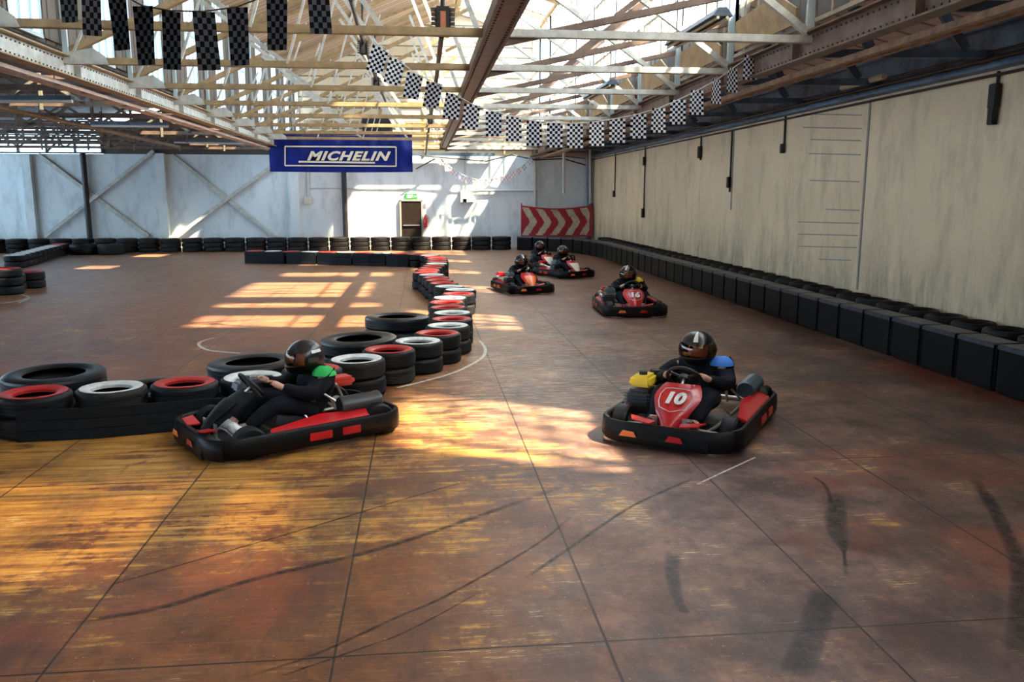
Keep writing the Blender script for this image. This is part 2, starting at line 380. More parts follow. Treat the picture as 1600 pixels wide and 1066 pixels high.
# ledges and posts on the gable
b = MB()
for z in (4.25, 4.75, 5.3, 6.1): b.box((0, YB-.05, z), (9.6, .1, .09))
for x in (-3.4, -1.6, 0.2, 2.0, 3.6): b.box((x, YB-.04, 5.2), (.08, .08, 2.4))
struct(b.build('trim_gable_rails', M['steel_tan']))
b = MB(); p = G(590, 197, y=YB); b.box((p.x, YB-.06, p.z), (1.25, .12, .68))
tag(b.build('gable_vent', M['dark']), 'black louvred vent opening in the timber gable above the blue banner', 'vent')
b = MB(); b.prism([(LG, YB, 3.94), (LG, YB, 4.3), (-10, YB, 5.9), (-12.9, YB, 4.95), (-12.9, YB, 3.94)], (0, .3, 0)); b.box((-19.4, YB+.15, 4.5), (1.2, .3, 1.1)); struct(b.build('wall_back_aisle_gable', M['dark_boards']))
b = MB(); b.box(((XR+RG)/2, YB+.15, 4.4), (XR-RG, .3, .95)); struct(b.build('wall_back_lean_to_gable', M['brown_boards']))
# aisle gable window with black grid
win = struct(MB().box((-15.85, YB+.14, 4.65), (5.9, .02, 1.4)).build('window_1', M['glass_m']))
b = MB()
for z in (3.98, 4.22, 4.45, 4.68, 4.92, 5.3): b.box((-15.85, YB, z), (5.9, .10, .06))
for x in (-18.7, -17.4, -16.2, -15.1, -14.0, -12.95): b.box((x, YB, 4.65), (.09, .12, 1.4))
for x in (-17.4, -15.1): b.bar((x, YB-.06, 4.0), (x+1.0, YB-.06, 4.9), .07, .07)
fr = b.build('window_frame', M['black_pipe'], win)

# nave roof
def slab(name, pts, y0, y1, mat, th=.08):
    bb = MB(); (x0, z0), (x1, z1) = pts
    d = Vector((x1-x0, 0, z1-z0)).normalized(); nrm = Vector((-d.z, 0, d.x));
    if nrm.z < 0: nrm = -nrm
    bb.prism([(x0, y0, z0), (x1, y0, z1), Vector((x1, y0, z1))+nrm*th, Vector((x0, y0, z0))+nrm*th], (0, y1-y0, 0)); return struct(bb.build(name, mat))
slab('ceiling_nave_left', ((LG-.35, EL-.17), (AX, AZ)), Y0, YB, M['boards_t'])
def zr(x): return AZ+(x-AX)*(ER-.1-AZ)/(RG+.35-AX)
SUN_ROOFLIGHTS = ((1.5, 3.3, 2.2, 4.6), (11.3, 12.7, 1.9, 4.7), (13.9, 14.6, 1.8, 4.6), (15.7, 18.9, 1.7, 4.3), (20.6, 21.8, 2.0, 4.6), (24.4, 25.4, 2.0, 4.6), (29.6, 31.9, 1.9, 4.7), (32.1, 36.2, 1.7, 4.7))  # roof lights added in the right slope to throw the floor and wall sun patches
yy = Y0
for a, c, xa, xb in SUN_ROOFLIGHTS:
    slab('ceiling_nave_right', ((AX, AZ), (RG+.35, ER-.1)), yy, a, M['boards_l'])
    slab('ceiling_nave_ridge', ((AX, AZ), (xa, zr(xa))), a, c, M['boards_l']); slab('ceiling_nave_eave', ((xb, zr(xb)), (RG+.35, ER-.1)), a, c, M['boards_l'])
    slab('window_sun_roof_light', ((xa, zr(xa)+.02), (xb, zr(xb)+.02)), a, c, M['glass_dim'] if a < 5 else M['glass'], .01); yy = c
slab('ceiling_nave_right', ((AX, AZ), (RG+.35, ER-.1)), yy, YB, M['boards_l'])
# lean-to roof on the right
slab('ceiling_lean_to', ((RG+.05, 5.04), (XR+.3, 4.42)), Y0, YB, M['brown_boards'])
# left aisle roofs with roof-light gaps
bays = [10.2+2.68*k for k in range(-7, 10)]
struct(MB().box(((XL+XR)/2, Y0-.15, 4.9), (XR-XL+.6, .3, 9.8)).build('wall_front', M['wall_b']))
lightgap = {(-8.3, 22.6), (-8.3, 28.0), (-8.3, 30.6), (-8.3, 14.6)}
def za(x): return 5.9+(x+10)*(4.3-5.9)/(LG-.05+10)
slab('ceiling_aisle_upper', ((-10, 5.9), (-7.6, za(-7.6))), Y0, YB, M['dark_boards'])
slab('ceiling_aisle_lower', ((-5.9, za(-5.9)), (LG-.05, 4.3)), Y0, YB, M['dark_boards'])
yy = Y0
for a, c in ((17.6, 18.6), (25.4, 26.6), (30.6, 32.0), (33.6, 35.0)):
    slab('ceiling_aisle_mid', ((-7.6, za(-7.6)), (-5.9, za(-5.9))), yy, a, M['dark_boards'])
    g = slab('window_sun_roof_light', ((-7.6, za(-7.6)+.02), (-5.9, za(-5.9)+.02)), a, c, M['glass'], .01); yy = c
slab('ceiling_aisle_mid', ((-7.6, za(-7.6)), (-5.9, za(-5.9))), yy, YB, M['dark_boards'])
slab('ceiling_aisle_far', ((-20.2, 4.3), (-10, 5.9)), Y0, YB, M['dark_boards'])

# ------------------------------------------------------------------ clerestory glazing
CLEAR = ((4.5, 6.6), (11.9, 13.7), (17.6, 18.9), (22.4, 23.4), (26.6, 27.5), (30.2, 36.6))  # clear stretches made up to let sun bands in; milky panes hold it back
def clerestory(x, z0, z1, side, idx):
    for i in range(len(bays)):
        ya = bays[i]; yb = min(bays[i]+2.68, YB)
        if yb-ya < .3: continue
        root = struct(empty('window_%d' % (idx+i), (x, ya, z0)))
        if side < 0:
            g0, g1 = ya+1.15, ya+2.1
            if g1 > YB: g1 = YB
            f = MB(); f.box((0, (g0-ya)/2, (z1-z0)/2), (.05, g0-ya, z1-z0)); 
            if yb-g1 > .02: f.box((0, (yb+g1)/2-ya, (z1-z0)/2), (.05, yb-g1, z1-z0))
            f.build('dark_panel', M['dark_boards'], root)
        else: g0, g1 = ya, yb
        cut = [g0]
        for a_, c_ in CLEAR:
            for v_ in (a_, c_):
                if g0 < v_ < g1: cut.append(v_)
        cut.append(g1)
        for a_, c_ in zip(cut, cut[1:]):
            mid_ = (a_+c_)/2; clear = side > 0 and any(u_ <= mid_ <= w_ for u_, w_ in CLEAR)
            g = MB(); g.box((0, mid_-ya, (z1-z0)/2), (.008, c_-a_, z1-z0)); g.build('pane', M['glass'] if clear else M['glass_m'], root)
        n = 3 if side < 0 else 6; f = MB()
        for k in range(n+1): f.box((0, g0-ya+(g1-g0)*k/n, (z1-z0)/2), (.05, .045 if k % 3 else .075, z1-z0))
        for q in ((0, .33, .66, 1) if side > 0 else (0, .5, 1)): f.box((0, (g0+g1)/2-ya, (z1-z0)*q), (.06, g1-g0, .05))
        f.build('glazing_bars', M['lead'] if side > 0 else M['lead_b'], root)
clerestory(RG+.02, 4.35, ER, 1, 10)
clerestory(LG-.02, 4.35, EL, -1, 40)
# brown sill boards low in each right-hand window bay
for ya in bays[7:]:
    b = MB(); b.prism([(RG-.10, ya+.25, 4.36), (RG-.10, min(ya+2.3, YB-.1), 4.36), (RG-.10, min(ya+2.3, YB-.1), 4.78), (RG-.10, ya+.9, 4.86), (RG-.10, ya+.25, 4.55)], (-.03, 0, 0))
    struct(b.build('trim_sill_board', M['steel_tan']))

# ------------------------------------------------------------------ girders
def girder(name, x, y0, y1, z0, z1, mat, label, web=.012, fl=.20, rails=True):
    r = empty(name, (x, y0, z0), label=label, cat='roof girder'); L = y1-y0; h = z1-z0
    s = 1 if x < 0 else -1
    b = MB(); b.box((0, L/2, h/2), (web, L, h-.01)); b.build('web', mat[0], r)
    b = MB(); b.box((0, L/2, h), (fl, L, .02)); b.box((0, L/2, 0), (fl, L, .02)); b.build('flange', mat[1], r)
    b = MB(); y = .1
    while y < L:
        for zz in (.055, h-.055):
            b.box((s*(web/2+.006), y+(.05 if zz > .1 else 0), zz), (.012, .020, .020))
        y += .115
    tag(b.build('rivet_row', M['rivet'], r), kind='stuff')
    y = .4
    while y < L: MB().box((s*.05, y, h/2), (.10, .015, h-.02)).build('stiffener', mat[0], r); y += 2.68
    return r
girder('roof_girder', LG, Y0, YB, 3.93, 4.2, (M['steel_white'], M['steel_tan']), 'cream and tan riveted girder running down the left side of the hall')
girder('roof_girder', RG, Y0, YB, 3.93, 4.22, (M['steel_brown'], M['steel_brown']), 'brown riveted girder running down the right side above the bunting')
# walkway strips under girders
b = MB(); y = Y0
while y < YB-1: b.box((LG-.24, y+.40, 3.845), (.20, .62, .02)); y += .95
b.bar((LG-.36, Y0, 3.85), (LG-.36, YB, 3.85), .025, .05); b.bar((LG-.13, Y0, 3.85), (LG-.13, YB, 3.85), .025, .05)
tag(b.build('cable_tray', nmat('pinkish_tray', (.78, .64, .56), .5, noise=.25)), 'pinkish cable tray with cross slats under the left girder', 'cable tray')
b = MB(); b.bar((RG+.32, Y0, 3.86), (RG+.32, YB, 3.86), .10, .07); b.bar((RG+.5, Y0, 3.88), (RG+.5, YB, 3.88), .04, .1)
tag(b.build('cable_trunking', nmat('rusty_trunking', (.40, .23, .13), .6, noise=.6, nscale=5)), 'rusty flaking trunking under the right girder', 'trunking')
# centre box beam
r = empty('centre_beam', (.87, Y0, 4.02), label='dark bronze riveted box beam hanging along the middle of the roof', cat='roof beam'); L = 32.2-Y0
b = MB(); b.box((0, L/2, .09), (.24, L, .20)); b.build('beam_body', M['steel_dark'], r, bevel=.01)
b = MB()
y = .1
while y < L: b.box((-.09, y, -.014), (.02, .02, .012)); b.box((.09, y+.06, -.014), (.02, .02, .012)); y += .14
tag(b.build('rivet_row', M['rivet'], r), kind='stuff')
b = MB(); b.box((-.13, L/2, -.01), (.03, L, .03)); b.box((.13, L/2, -.01), (.03, L, .03)); b.box((0, L+.02, .09), (.3, .03, .26)); b.build('edge_angle', M['steel_brown'], r)

# ------------------------------------------------------------------ trusses (one per bay line)
ords = ['nearest', 'second', 'third', 'fourth', 'fifth', 'sixth', 'seventh', 'eighth', 'ninth', 'tenth', 'eleventh', 'twelfth', 'thirteenth', 'fourteenth', 'fifteenth', 'sixteenth', 'seventeenth', 'eighteenth', 'nineteenth', 'twentieth']
def ordn(i):
    if i < len(ords): return ords[i]
    tens = {2: 'twenty', 3: 'thirty', 4: 'forty', 5: 'fifty'}
    u = ['', 'first', 'second', 'third', 'fourth', 'fifth', 'sixth', 'seventh', 'eighth', 'ninth']
    n = i+1
    return (tens[n//10].replace('y', 'ieth') if n % 10 == 0 else tens[n//10]+'-'+u[n % 10])
Zc = 4.14
def make_truss():
    r = empty('roof_truss', (0, 0, 0))
    b = MB(); b.angle((LG, 0, Zc), (.75, 0, Zc), .085, .012); b.build('bottom_chord', M['steel_tan'], r)  # chord halves coloured apart: warm light left, cool light right, put into the paint
    b = MB(); b.angle((.99, 0, Zc), (RG, 0, Zc), .085, .012); b.build('bottom_chord', M['steel_white'], r)
    b = MB(); b.prism([(LG, -.012, Zc-.05), (LG+.62, -.012, Zc-.05), (LG+.58, -.012, Zc+.06), (LG+.42, -.012, Zc+.17), (LG, -.012, Zc+.10)], (0, .012, 0)); b.build('gusset_plate', M['steel_white'], r)
    b = MB(); b.angle((LG, .02, Zc+.1), (AX, .02, AZ-.12-2.4), .09, .012); b.angle((LG, .02, EL-.15), (AX, .02, AZ-.15), .09, .012); b.angle((AX, .02, AZ-.15), (RG, .02, ER-.2), .09, .012); b.build('rafter', M['steel_tan'], r)
    def raf(x): return Zc+.1+(x-LG)*(AZ-.12-2.4-Zc-.1)/(AX-LG)
    web = MB()
    for x0, x1 in ((-3.2, -1.9), (-1.6, -.4), (-.2, .7), ): web.angle((x0, 0, raf(x0)), (x1, 0, Zc), .06, .008)
    for x0, x1 in ((LG+.1, LG+.75), (-3.4, -2.6), (-1.9, -1.0)): web.bar((x0, 0, Zc), (x1, 0, raf(x1)+.9), .035, .035)
    web.build('web_brace', M['steel_white'], r)
    web = MB(); web.angle((.99, .06, Zc-.10), (RG-.05, .06, Zc+.72), .075, .01); web.angle((2.35, .08, Zc+.22), (4.55, .08, 6.0), .065, .01)
    web.build('diagonal_brace', M['steel_brown'], r); MB().angle((1.5, -.05, 6.4), (RG-.1, -.05, Zc+.08), .08, .01).build('diagonal_tie', M['steel_white'], r)
    MB().bar((RG-.05, 0, 4.24), (RG-.05, 0, ER-.1), .09, .06).build('clerestory_post', M['lead_b'], r); MB().bar((LG+.05, 0, 4.22), (LG+.05, 0, EL), .07, .05).build('clerestory_post', M['lead_b'], r)
    return r
proto = make_truss()
for i, y in enumerate(bays):
    o = proto if i == 0 else copy_tree(proto)
    o.location = (0, y, 0)
    tag(o, 'steel roof truss across the nave, %s counting from the back wall' % ordn(len(bays)-1-i).replace('nearest', 'first'), 'roof truss', 'nave roof trusses')
# aisle trusses (left) and lean-to brackets (right)
def make_aisle():
    r = empty('aisle_truss', (0, 0, 0))
    b = MB(); b.bar((-17.2, 0, 4.1), (LG, 0, 4.1), .03, .10); b.bar((-17.2, 0, 4.62), (LG-2, 0, 4.62), .03, .07); b.build('chord', M['steel_brown'], r)
    b = MB(); x = -17.0; k = 0
    while x < LG-2.5:
        b.bar((x, 0, 4.1), (x+.85, 0, 4.62), .03, .06); b.bar((x+.85, 0, 4.62), (x+1.7, 0, 4.1), .03, .06); b.bar((x+.85, 0, 3.98), (x+.85, 0, 4.70), .06, .06); x += 1.7
    b.build('web_brace', nmat('dull_olive_steel', (.19, .165, .12), .6), r); return r
pa = make_aisle()
for i, y in enumerate(bays[5:]):
    o = pa if i == 0 else copy_tree(pa); o.location = (0, y+.2, 0)
    tag(o, 'dark lattice truss over the left aisle, %s counting from the back wall' % ordn(len(bays)-6-i).replace('nearest', 'first'), 'roof truss', 'left aisle lattice trusses')
def make_bracket():
    r = empty('wall_bracket', (0, 0, 0)); b = MB(); b.bar((RG+.1, 0, 4.02), (XR-.12, 0, 4.05), .05, .10); b.bar((XR-.5, 0, 4.1), (XR-.9, 0, 4.6), .06, .12); b.bar((RG+.9, 0, 4.1), (RG+.5, 0, 4.85), .06, .12); b.build('bracket_arm', M['steel_blue'], r); return r
pb = make_bracket()
for i, y in enumerate(bays[4:]):
    o = pb if i == 0 else copy_tree(pb); o.location = (0, y+.3, 0)
    tag(o, 'dark tie beam from the right girder to the right wall, %s from the back wall' % ordn(len(bays)-5-i).replace('nearest', 'first'), 'tie beam', 'tie beams over the right aisle')
# blue-grey plate along the right wall top
r = empty('wall_plate_beam', (0, 0, 0), label='long blue-grey steel beam with pipes along the top of the cream right wall', cat='wall beam')
b = MB(); b.box((XR-.06, (Y0+YB)/2, 4.14), (.10, YB-Y0, .50)); b.build('beam_web', M['steel_wallbeam'], r)
b = MB(); b.box((XR-.12, (Y0+YB)/2, 3.88), (.22, YB-Y0, .035)); b.box((XR-.12, (Y0+YB)/2, 4.40), (.2, YB-Y0, .03)); b.build('beam_flange', M['steel_wallbeam'], r)
b = MB(); b.tube([(XR-.2, Y0, 3.98), (XR-.2, YB-.1, 3.98)], .03); b.tube([(XR-.2, Y0, 4.06), (XR-.2, YB-.1, 4.06)], .02); b.tube([(XR-.04, Y0, 3.80), (XR-.04, YB-.1, 3.80)], .02); b.build('service_pipe', M['black_pipe'], r)
# pipe in the left aisle
tag(MB().tube([G(-200, 126, z=4.0), G(0, 168, z=4.0), G(280, 230, z=4.0)], .05).build('aisle_pipe', M['steel_tan']), 'long tan pipe hanging lengthwise in the left aisle', 'pipe')

# ------------------------------------------------------------------ back wall furniture
def bw(px, py, d=0): return G(px, py, y=YB-d)
def vpost(px, pyt, wd, dp, name, mat, label, cat, pyb=392):
    p = bw(px, pyt); q = bw(px, pyb); q.z = max(q.z, 0.0)
    return tag(MB().box((p.x, YB-dp/2, (p.z+q.z)/2), (wd, dp, p.z-q.z)).build(name, mat), label, cat)
vpost(42, 242, .36, .22, 'wall_column', M['wall_b'], 'white painted column on the back wall, leftmost in the photo', 'column')
vpost(251, 240, .34, .22, 'wall_column', M['wall_b'], 'white painted column on the back wall between the two cross braces', 'column')
vpost(457, 240, .38, .22, 'wall_column', M['wall_b'], 'white painted column on the back wall below the left of the banner', 'column')
for px, lab in ((129, 'thick dark downpipe on the back wall crossing the left cross brace'), (536, 'thick dark downpipe on the back wall below the banner'), (922, 'dark blue downpipe in the corner by the red chevron banner')):
    p = bw(px, 238 if px < 900 else 215, .18); tag(MB().cyl((p.x, p.y, .0), (p.x, p.y, p.z), .11).build('downpipe', M['black_pipe'] if px < 900 else M['steel_blue']), lab, 'pipe')
def xbrace(a, b, c, d, lab):
    r = empty('cross_brace', (0, 0, 0), label=lab, cat='wall brace')
    mb = MB(); mb.bar(bw(*a, .07), bw(*b, .07), .16, .10, up=(0, 1, 0)); mb.build('brace_bar', M['steel_white'], r)
    mb = MB(); mb.bar(bw(*c, .16), bw(*d, .16), .13, .10, up=(0, 1, 0)); mb.build('brace_bar', M['steel_white'], r)
xbrace((60, 242), (232, 370), (240, 236), (70, 370), 'white steel cross brace on the back wall left of the middle column')
xbrace((268, 242), (432, 372), (432, 254), (272, 372), 'white steel cross brace on the back wall just left of the banner')
b = MB(); b.tube([bw(481, 262, .05), bw(481, 308, .05)], .035); tag(b.build('conduit', M['white_pipe']), 'short pale conduit hanging below the left half of the banner', 'conduit')
p = bw(481, 313); tag(MB().box((p.x, YB-.07, p.z), (.26, .14, .30)).build('switch_box', M['cream_box'], bevel=.01), 'small cream switch box on the back wall below the banner', 'switch box')
b = MB(); b.tube([bw(485, 294, .03), bw(640, 295, .03)], .02); tag(b.build('wall_cable', M['white_pipe']), 'thin grey cable run across the white wall left of the door', 'cable')
b = MB(); p = bw(727, 297); b.tube([bw(727, 238, .1), bw(727, 300, .1)], .04); b.tube([bw(730, 298, .1), bw(840, 298, .1)], .045); tag(b.build('conduit', M['white_pipe']), 'grey conduit bending right above the white wall behind the small bunting', 'conduit')
b = MB(); p = bw(724, 307); b.box((p.x, YB-.12, p.z), (.28, .24, .5)); b.box((p.x+.2, YB-.12, p.z-.17), (.5, .24, .16)); tag(b.build('junction_box', M['wall_b'], bevel=.01), 'white stepped junction box on the back wall right of the door', 'junction box')
tag(MB().tube([bw(836, 250, .12), bw(836, 325, .12)], .055).build('wall_pole', M['white_pipe']), 'grey vertical pipe on the back wall left of the chevron banner', 'pipe')
tag(MB().tube([G(881, 200, y=31.6), G(881, 303, y=31.6)], .055).build('hanging_pole', M['white_pipe']), 'cream pole hanging from the roof above the chevron banner', 'pole')
tag(MB().tube([G(922, 210, y=34.28), G(922, 318, y=34.28)], .04).build('hanging_pole', M['steel_white']), 'slim pole hanging beside the dark corner downpipe', 'pole')
# door
d = struct(empty('door_1', (bw(644, 392).x, YB, 0)))
MB().box((0, -.04, 1.0), (.86, .06, 2.0)).build('door_leaf', M['door'], d)
f = MB()
for sx in (-.46, .46): f.box((sx, -.05, 1.03), (.07, .10, 2.06))
f.box((0, -.05, 2.06), (.99, .10, .07)); f.build('door_frame', M['frame'], d)
f = MB(); f.box((0, -.09, 1.0), (.70, .05, .05)); f.build('push_bar', M['metal'], d)
# exit sign
p = bw(642.5, 307); s = empty('exit_sign', (p.x, YB-.03, p.z), label='green running-man emergency exit sign above the brown door', cat='sign')
MB().box((0, 0, 0), (.50, .05, .24)).build('sign_panel', M['sign'], s)
k = MB(); k.box((-.09, -.03, 0), (.17, .012, .15)); k.build('door_symbol', M['sign_w'], s)
k = MB(); k.tube([(.03, -.035, .04), (.05, -.035, .0), (.02, -.035, -.06)], .012, 6); k.tube([(.05, -.035, 0), (.09, -.035, -.06)], .012, 6); k.tube([(.0, -.035, .03), (.09, -.035, .035)], .010, 6)
k.box((.045, -.035, .075), (.03, .012, .03)); k.prism([(.13, -.03, .0), (.16, -.03, .05), (.16, -.03, .02), (.22, -.03, .02), (.22, -.03, -.02), (.16, -.03, -.02), (.16, -.03, -.05)], (0, -.01, 0)); k.build('running_figure', M['sign_w'], s)
# extinguisher
p = bw(665, 345); e = empty('fire_extinguisher', (p.x, YB-.12, p.z-.28), label='red fire extinguisher hanging on the back wall right of the door', cat='fire extinguisher')
MB().lathe([(.0, 0), (.075, .0), (.085, .03), (.085, .40), (.06, .46), (.03, .50), (.0, .50)], 20).build('cylinder_body', M['ext'], e, smooth=True)
k = MB(); k.box((0, -.03, .53), (.03, .14, .03)); k.cyl((0, 0, .48), (0, 0, .55), .02); k.tube([(.03, 0, .52), (.12, 0, .45), (.12, -.02, .2)], .012, 6); k.build('handle_and_hose', M['dark'], e)
# cables at the top of back wall
b = MB(); b.tube([bw(655, 243, .5), bw(700, 247, .5), bw(760, 252, .5), bw(800, 242, .5), bw(836, 250, .5)], .03, 6); b.tube([bw(650, 264, .4), bw(680, 248, .4)], .03, 6); b.tube([bw(836, 250, .4), bw(880, 248, .4), bw(915, 258, .4)], .03, 6); b.tube([bw(836, 248, .4), bw(880, 244, .4), bw(915, 248, .4)], .02, 6)
tag(b.build('slack_cable', M['black_pipe']), 'slack black cables drooping along the top of the back wall', 'cable')
b = MB(); b.box(((LG+RG)/2-1, YB-.3, 3.98), (8.5, .3, .12)); tag(b.build('wall_duct', M['steel_blue']), 'dark duct along the head of the back wall', 'duct')
# unlit battens
def batten(a, b_, y, lab, z=None):
    p, q = (G(*a, y=y), G(*b_, y=y)) if z is None else (G(*a, z=z), G(*b_, z=z)); q = Vector((q.x, q.y, q.z)); r = empty('batten_light', p, label=lab, cat='ceiling light')
    m_ = MB(); m_.bar((0, 0, 0), q-p, .12, .06); m_.build('batten_body', M['steel_blue'], r); m_ = MB(); m_.tube([Vector((0, 0, -.05)), q-p+Vector((0, 0, -.05))], .03); m_.build('tube', M['lamp'], r)
    for t_ in (.15, .85): c_ = (q-p)*t_; MB().cyl(c_, c_+Vector((0, 0, .40)), .008, 6).build('suspension_rod', M['black_pipe'], r)
batten((-60, 153), (113, 153), 14.2, 'unlit strip light across the left aisle, nearest of the three')
batten((142, 193), (263, 194), 20.6, 'unlit strip light across the left aisle, middle of the three')
batten((272, 220), (392, 222), 29.2, 'unlit strip light across the left aisle behind the girder end')
def troffer(a, b_, z, lab, wd=.26, mat='steel_blue'):
    p, q = G(*a, z=z), G(*b_, z=z); q.x = p.x; r = empty('strip_light', p, label=lab, cat='ceiling light')
    L = (q-p).length; s = -1 if q.y < p.y else 1
    m_ = MB(); m_.prism([(-wd/2, 0, 0), (wd/2, 0, 0), (.05, 0, .10), (-.05, 0, .10)], (0, s*L, 0)); m_.build('reflector', M[mat], r)
    m_ = MB(); m_.tube([(-.06, 0, -.02), (-.06, s*L, -.02)], .02); m_.tube([(.06, 0, -.02), (.06, s*L, -.02)], .02); m_.build('tube', M['cream_lamp'], r)
    m_ = MB()
    for t_ in (.1, .9): m_.cyl((0, s*L*t_, .10), (0, s*L*t_, .8), .008, 6)
    m_.build('suspension_rod', M['black_pipe'], r)
troffer((1050, 72), (1150, 25), 4.4, 'dark unlit double strip light hanging by the right windows, nearer one')
troffer((918, 155), (960, 132), 4.4, 'dark unlit double strip light hanging by the right windows, farther one')
p, q = G(1316, 137, x=7.2), G(1382, 119, x=7.2)
r = empty('wall_strip_light', p, label='cream tube light fixed below the blue beam of the right wall', cat='wall light'); MB().tube([(0, 0, 0), q-p], .05, 10).build('tube_cover', M['cream_lamp'], r, smooth=True); MB().box((.11, (q-p).y/2, .05), (.12, .3, .05)).build('mount', M['steel_blue'], r)

# hanging heaters on conduits
def fixture(loc, sc, lab):
    r = empty('hanging_heater', loc, label=lab, cat='heater')
    b = MB(); b.box((0, 0, 0), (.20*sc, .16*sc, .36*sc)); b.build('housing', M['dark'], r, bevel=.02*sc)
    if 'copper' in lab: MB().box((0, -.085*sc, -.02*sc), (.07*sc, .02*sc, .26*sc)).build('copper_plate', M['copper'], r)
    for s_ in (-1, 1):
        b = MB()
        for k in range(6): b.box((s_*.12*sc, -.02, (-.14+.056*k)*sc), (.06*sc, .17*sc, .014*sc))
        b.build('fin_stack', M['metal_dark'], r)
    b = MB(); b.cyl((0, 0, .18*sc), (0, 0, .9), .03*sc); b.build('drop_rod', M['dark'], r)
fixture(G(692, 34, y=11.2), 1.0, 'black finned heater with copper plate hanging left of the centre beam')
fixture(G(672, 186, y=22.5), .7, 'small black fixture hanging low on the cable left of the centre beam')
fixture(G(568, 74, y=13.5), .6, 'small black fixture hanging beside the start of the checkered bunting')
fixture(G(588, 130, y=16.5), .6, 'small black fixture hanging below the start of the checkered bunting')
b = MB(); b.tube([G(690, 56, y=11.2), G(681, 130, y=15.5), G(674, 180, y=22.5), G(668, 215, y=28), G(665, 242, y=33)], .035, 8); tag(b.build('power_cable', M['black_pipe']), 'thick black cable looping back from heater to heater left of the centre beam', 'cable')
b = MB(); b.tube([G(548, 0, y=10.5), G(565, 60, y=13.2), G(588, 125, y=16.5), G(602, 158, y=19)], .025, 6); tag(b.build('power_cable', M['black_pipe']), 'thin cable linking the small fixtures at the left of the bunting', 'cable')
# right wall conduits and boxes
def wallconduit(px, y0, y1, boxes, lab):
    p = G(px, y0, x=XR-.03); q = G(px, y1, x=XR-.03); yv = (p.y+q.y)/2
    r = empty('wall_conduit', (XR-.03, yv, q.z), label=lab, cat='conduit'); MB().tube([(0, 0, 0), (0, 0, p.z-q.z)], .022, 6).build('pipe', M['black_pipe'], r)
    for by, s_ in boxes:
        z = G(px, by, x=XR-.03).z-q.z; MB().box((-.03, 0, z), (.08, .12*s_, .24*s_)).build('socket_box', M['dark'], r, bevel=.01)
wallconduit(1557, 112, 188, [(150, 1.3), (180, 1.0)], 'black conduit with two boxes near the right edge of the cream wall')
wallconduit(1226, 182, 235, [(232, .8)], 'short black conduit with a small end box on the cream wall')
wallconduit(1142, 205, 300, [(285, 1.1)], 'black conduit with a bracket lamp beside the faint boarded panel')
wallconduit(1095, 212, 250, [(238, 1.3)], 'short black conduit with a dark box high on the right wall')
wallconduit(1007, 228, 337, [(252, 1.2), (333, 1.3)], 'long black conduit with two boxes on the far part of the right wall')
wallconduit(961, 240, 305, [(303, 1.0)], 'thin black conduit ending in a lamp near the far corner')
# panel joint lines on the right wall
b = MB()
for px, y0, y1 in ((1350, 158, 455), (1145, 205, 328)):
    p, q = G(px, y0, x=XR), G(px, y1, x=XR); b.box((XR-.008, (p.y+q.y)/2, (p.z+q.z)/2), (.016, .05, p.z-q.z))
struct(b.build('trim_wall_joint', M['frame']))
for x0, x1, y in ((1253, 1346, 178), (1255, 1346, 199), (1267, 1345, 218), (1264, 1345, 240), (1265, 1343, 282), (1290, 1343, 327), (1247, 1342, 347), (1247, 1340, 366), (1247, 1338, 385), (1280, 1330, 405)):
    p, q = G(x0, y, x=XR), G(x1, y+2, x=XR)
    struct(MB().bar((XR-.002, p.y, p.z), (XR-.002, q.y, q.z), .008, .02).build('trim_board_gap', M['frame']))

# ------------------------------------------------------------------ banners
by = 30.0; p0 = G(419, 209, y=by); p1 = G(645, 269, y=by)
bx0, bx1, bz0, bz1 = p0.x, p1.x, p1.z, p0.z-.02
r = empty('blue_banner', ((bx0+bx1)/2, by, bz0), label='blue MICHELIN banner hanging under the roof at the back of the hall', cat='banner')
BW, BH = bx1-bx0, bz1-bz0
def bwave(x): return .035*math.sin(x*5.1)+.02*math.sin(x*11+1)
def bfn(u, v):
    x = (u-.5)*BW; y = bwave(x)*(.5+.5*v)*(1+1.5*max(0, u-.7))+ (.10*math.sin(26*u+9*v)*(u-.72) if u > .72 else 0)
    return Vector((x, y, v*BH-.02*math.sin(u*PI)))
MB().grid(bfn, 90, 12, .006).build('cloth', M['banner'], r, smooth=True)
def bpx(px, py): q = G(px, py, y=by); return q.x-(bx0+bx1)/2, q.z-bz0
b = MB()
def inkbar(a, c, th):
    (x0, z0), (x1, z1) = bpx(*a), bpx(*c); n = 24
    for k in range(n):
        xa, xb = x0+(x1-x0)*k/n, x0+(x1-x0)*(k+1)/n; za, zb = z0+(z1-z0)*k/n, z0+(z1-z0)*(k+1)/n
        b.bar((xa, -.085, za), (xb, -.085, zb), .006, th) if abs(x1-x0) > .3 else (b.bar((xa, -.085, za), (xb, -.085, zb), th, .006, up=(0, 1, 0)))
inkbar((446, 229), (619, 230), .045); inkbar((446, 259), (619, 260), .045); inkbar((446, 229), (446, 259), .04); inkbar((619, 230), (619, 260), .04)
inkbar((467, 253), (586, 254.5), .06)
b.build('printed_frame', M['banner_ink'], r)
cx, cz = bpx(546, 244.0)
text_obj('lettering', 'MICHELIN', .52, M['banner_ink'], r, Matrix.Translation((cx, -.10, cz)) @ Matrix.Rotation(PI/2, 4, 'X'), shear=.36, bold=.042, ext=.006, space=1.14, sx=1.0)
L_ = [o for o in r.children if o.name.startswith('lettering')][0]
xs = [v.co.x for v in L_.data.vertices]; w0 = max(xs)-min(xs); wt = bpx(612, 244)[0]-bpx(481, 244)[0]; mid = (max(xs)+min(xs))/2
zs = [v.co.z for v in L_.data.vertices]; h0 = max(zs)-min(zs); ht = bpx(500, 236)[1]-bpx(500, 251)[1]; zm = (max(zs)+min(zs))/2
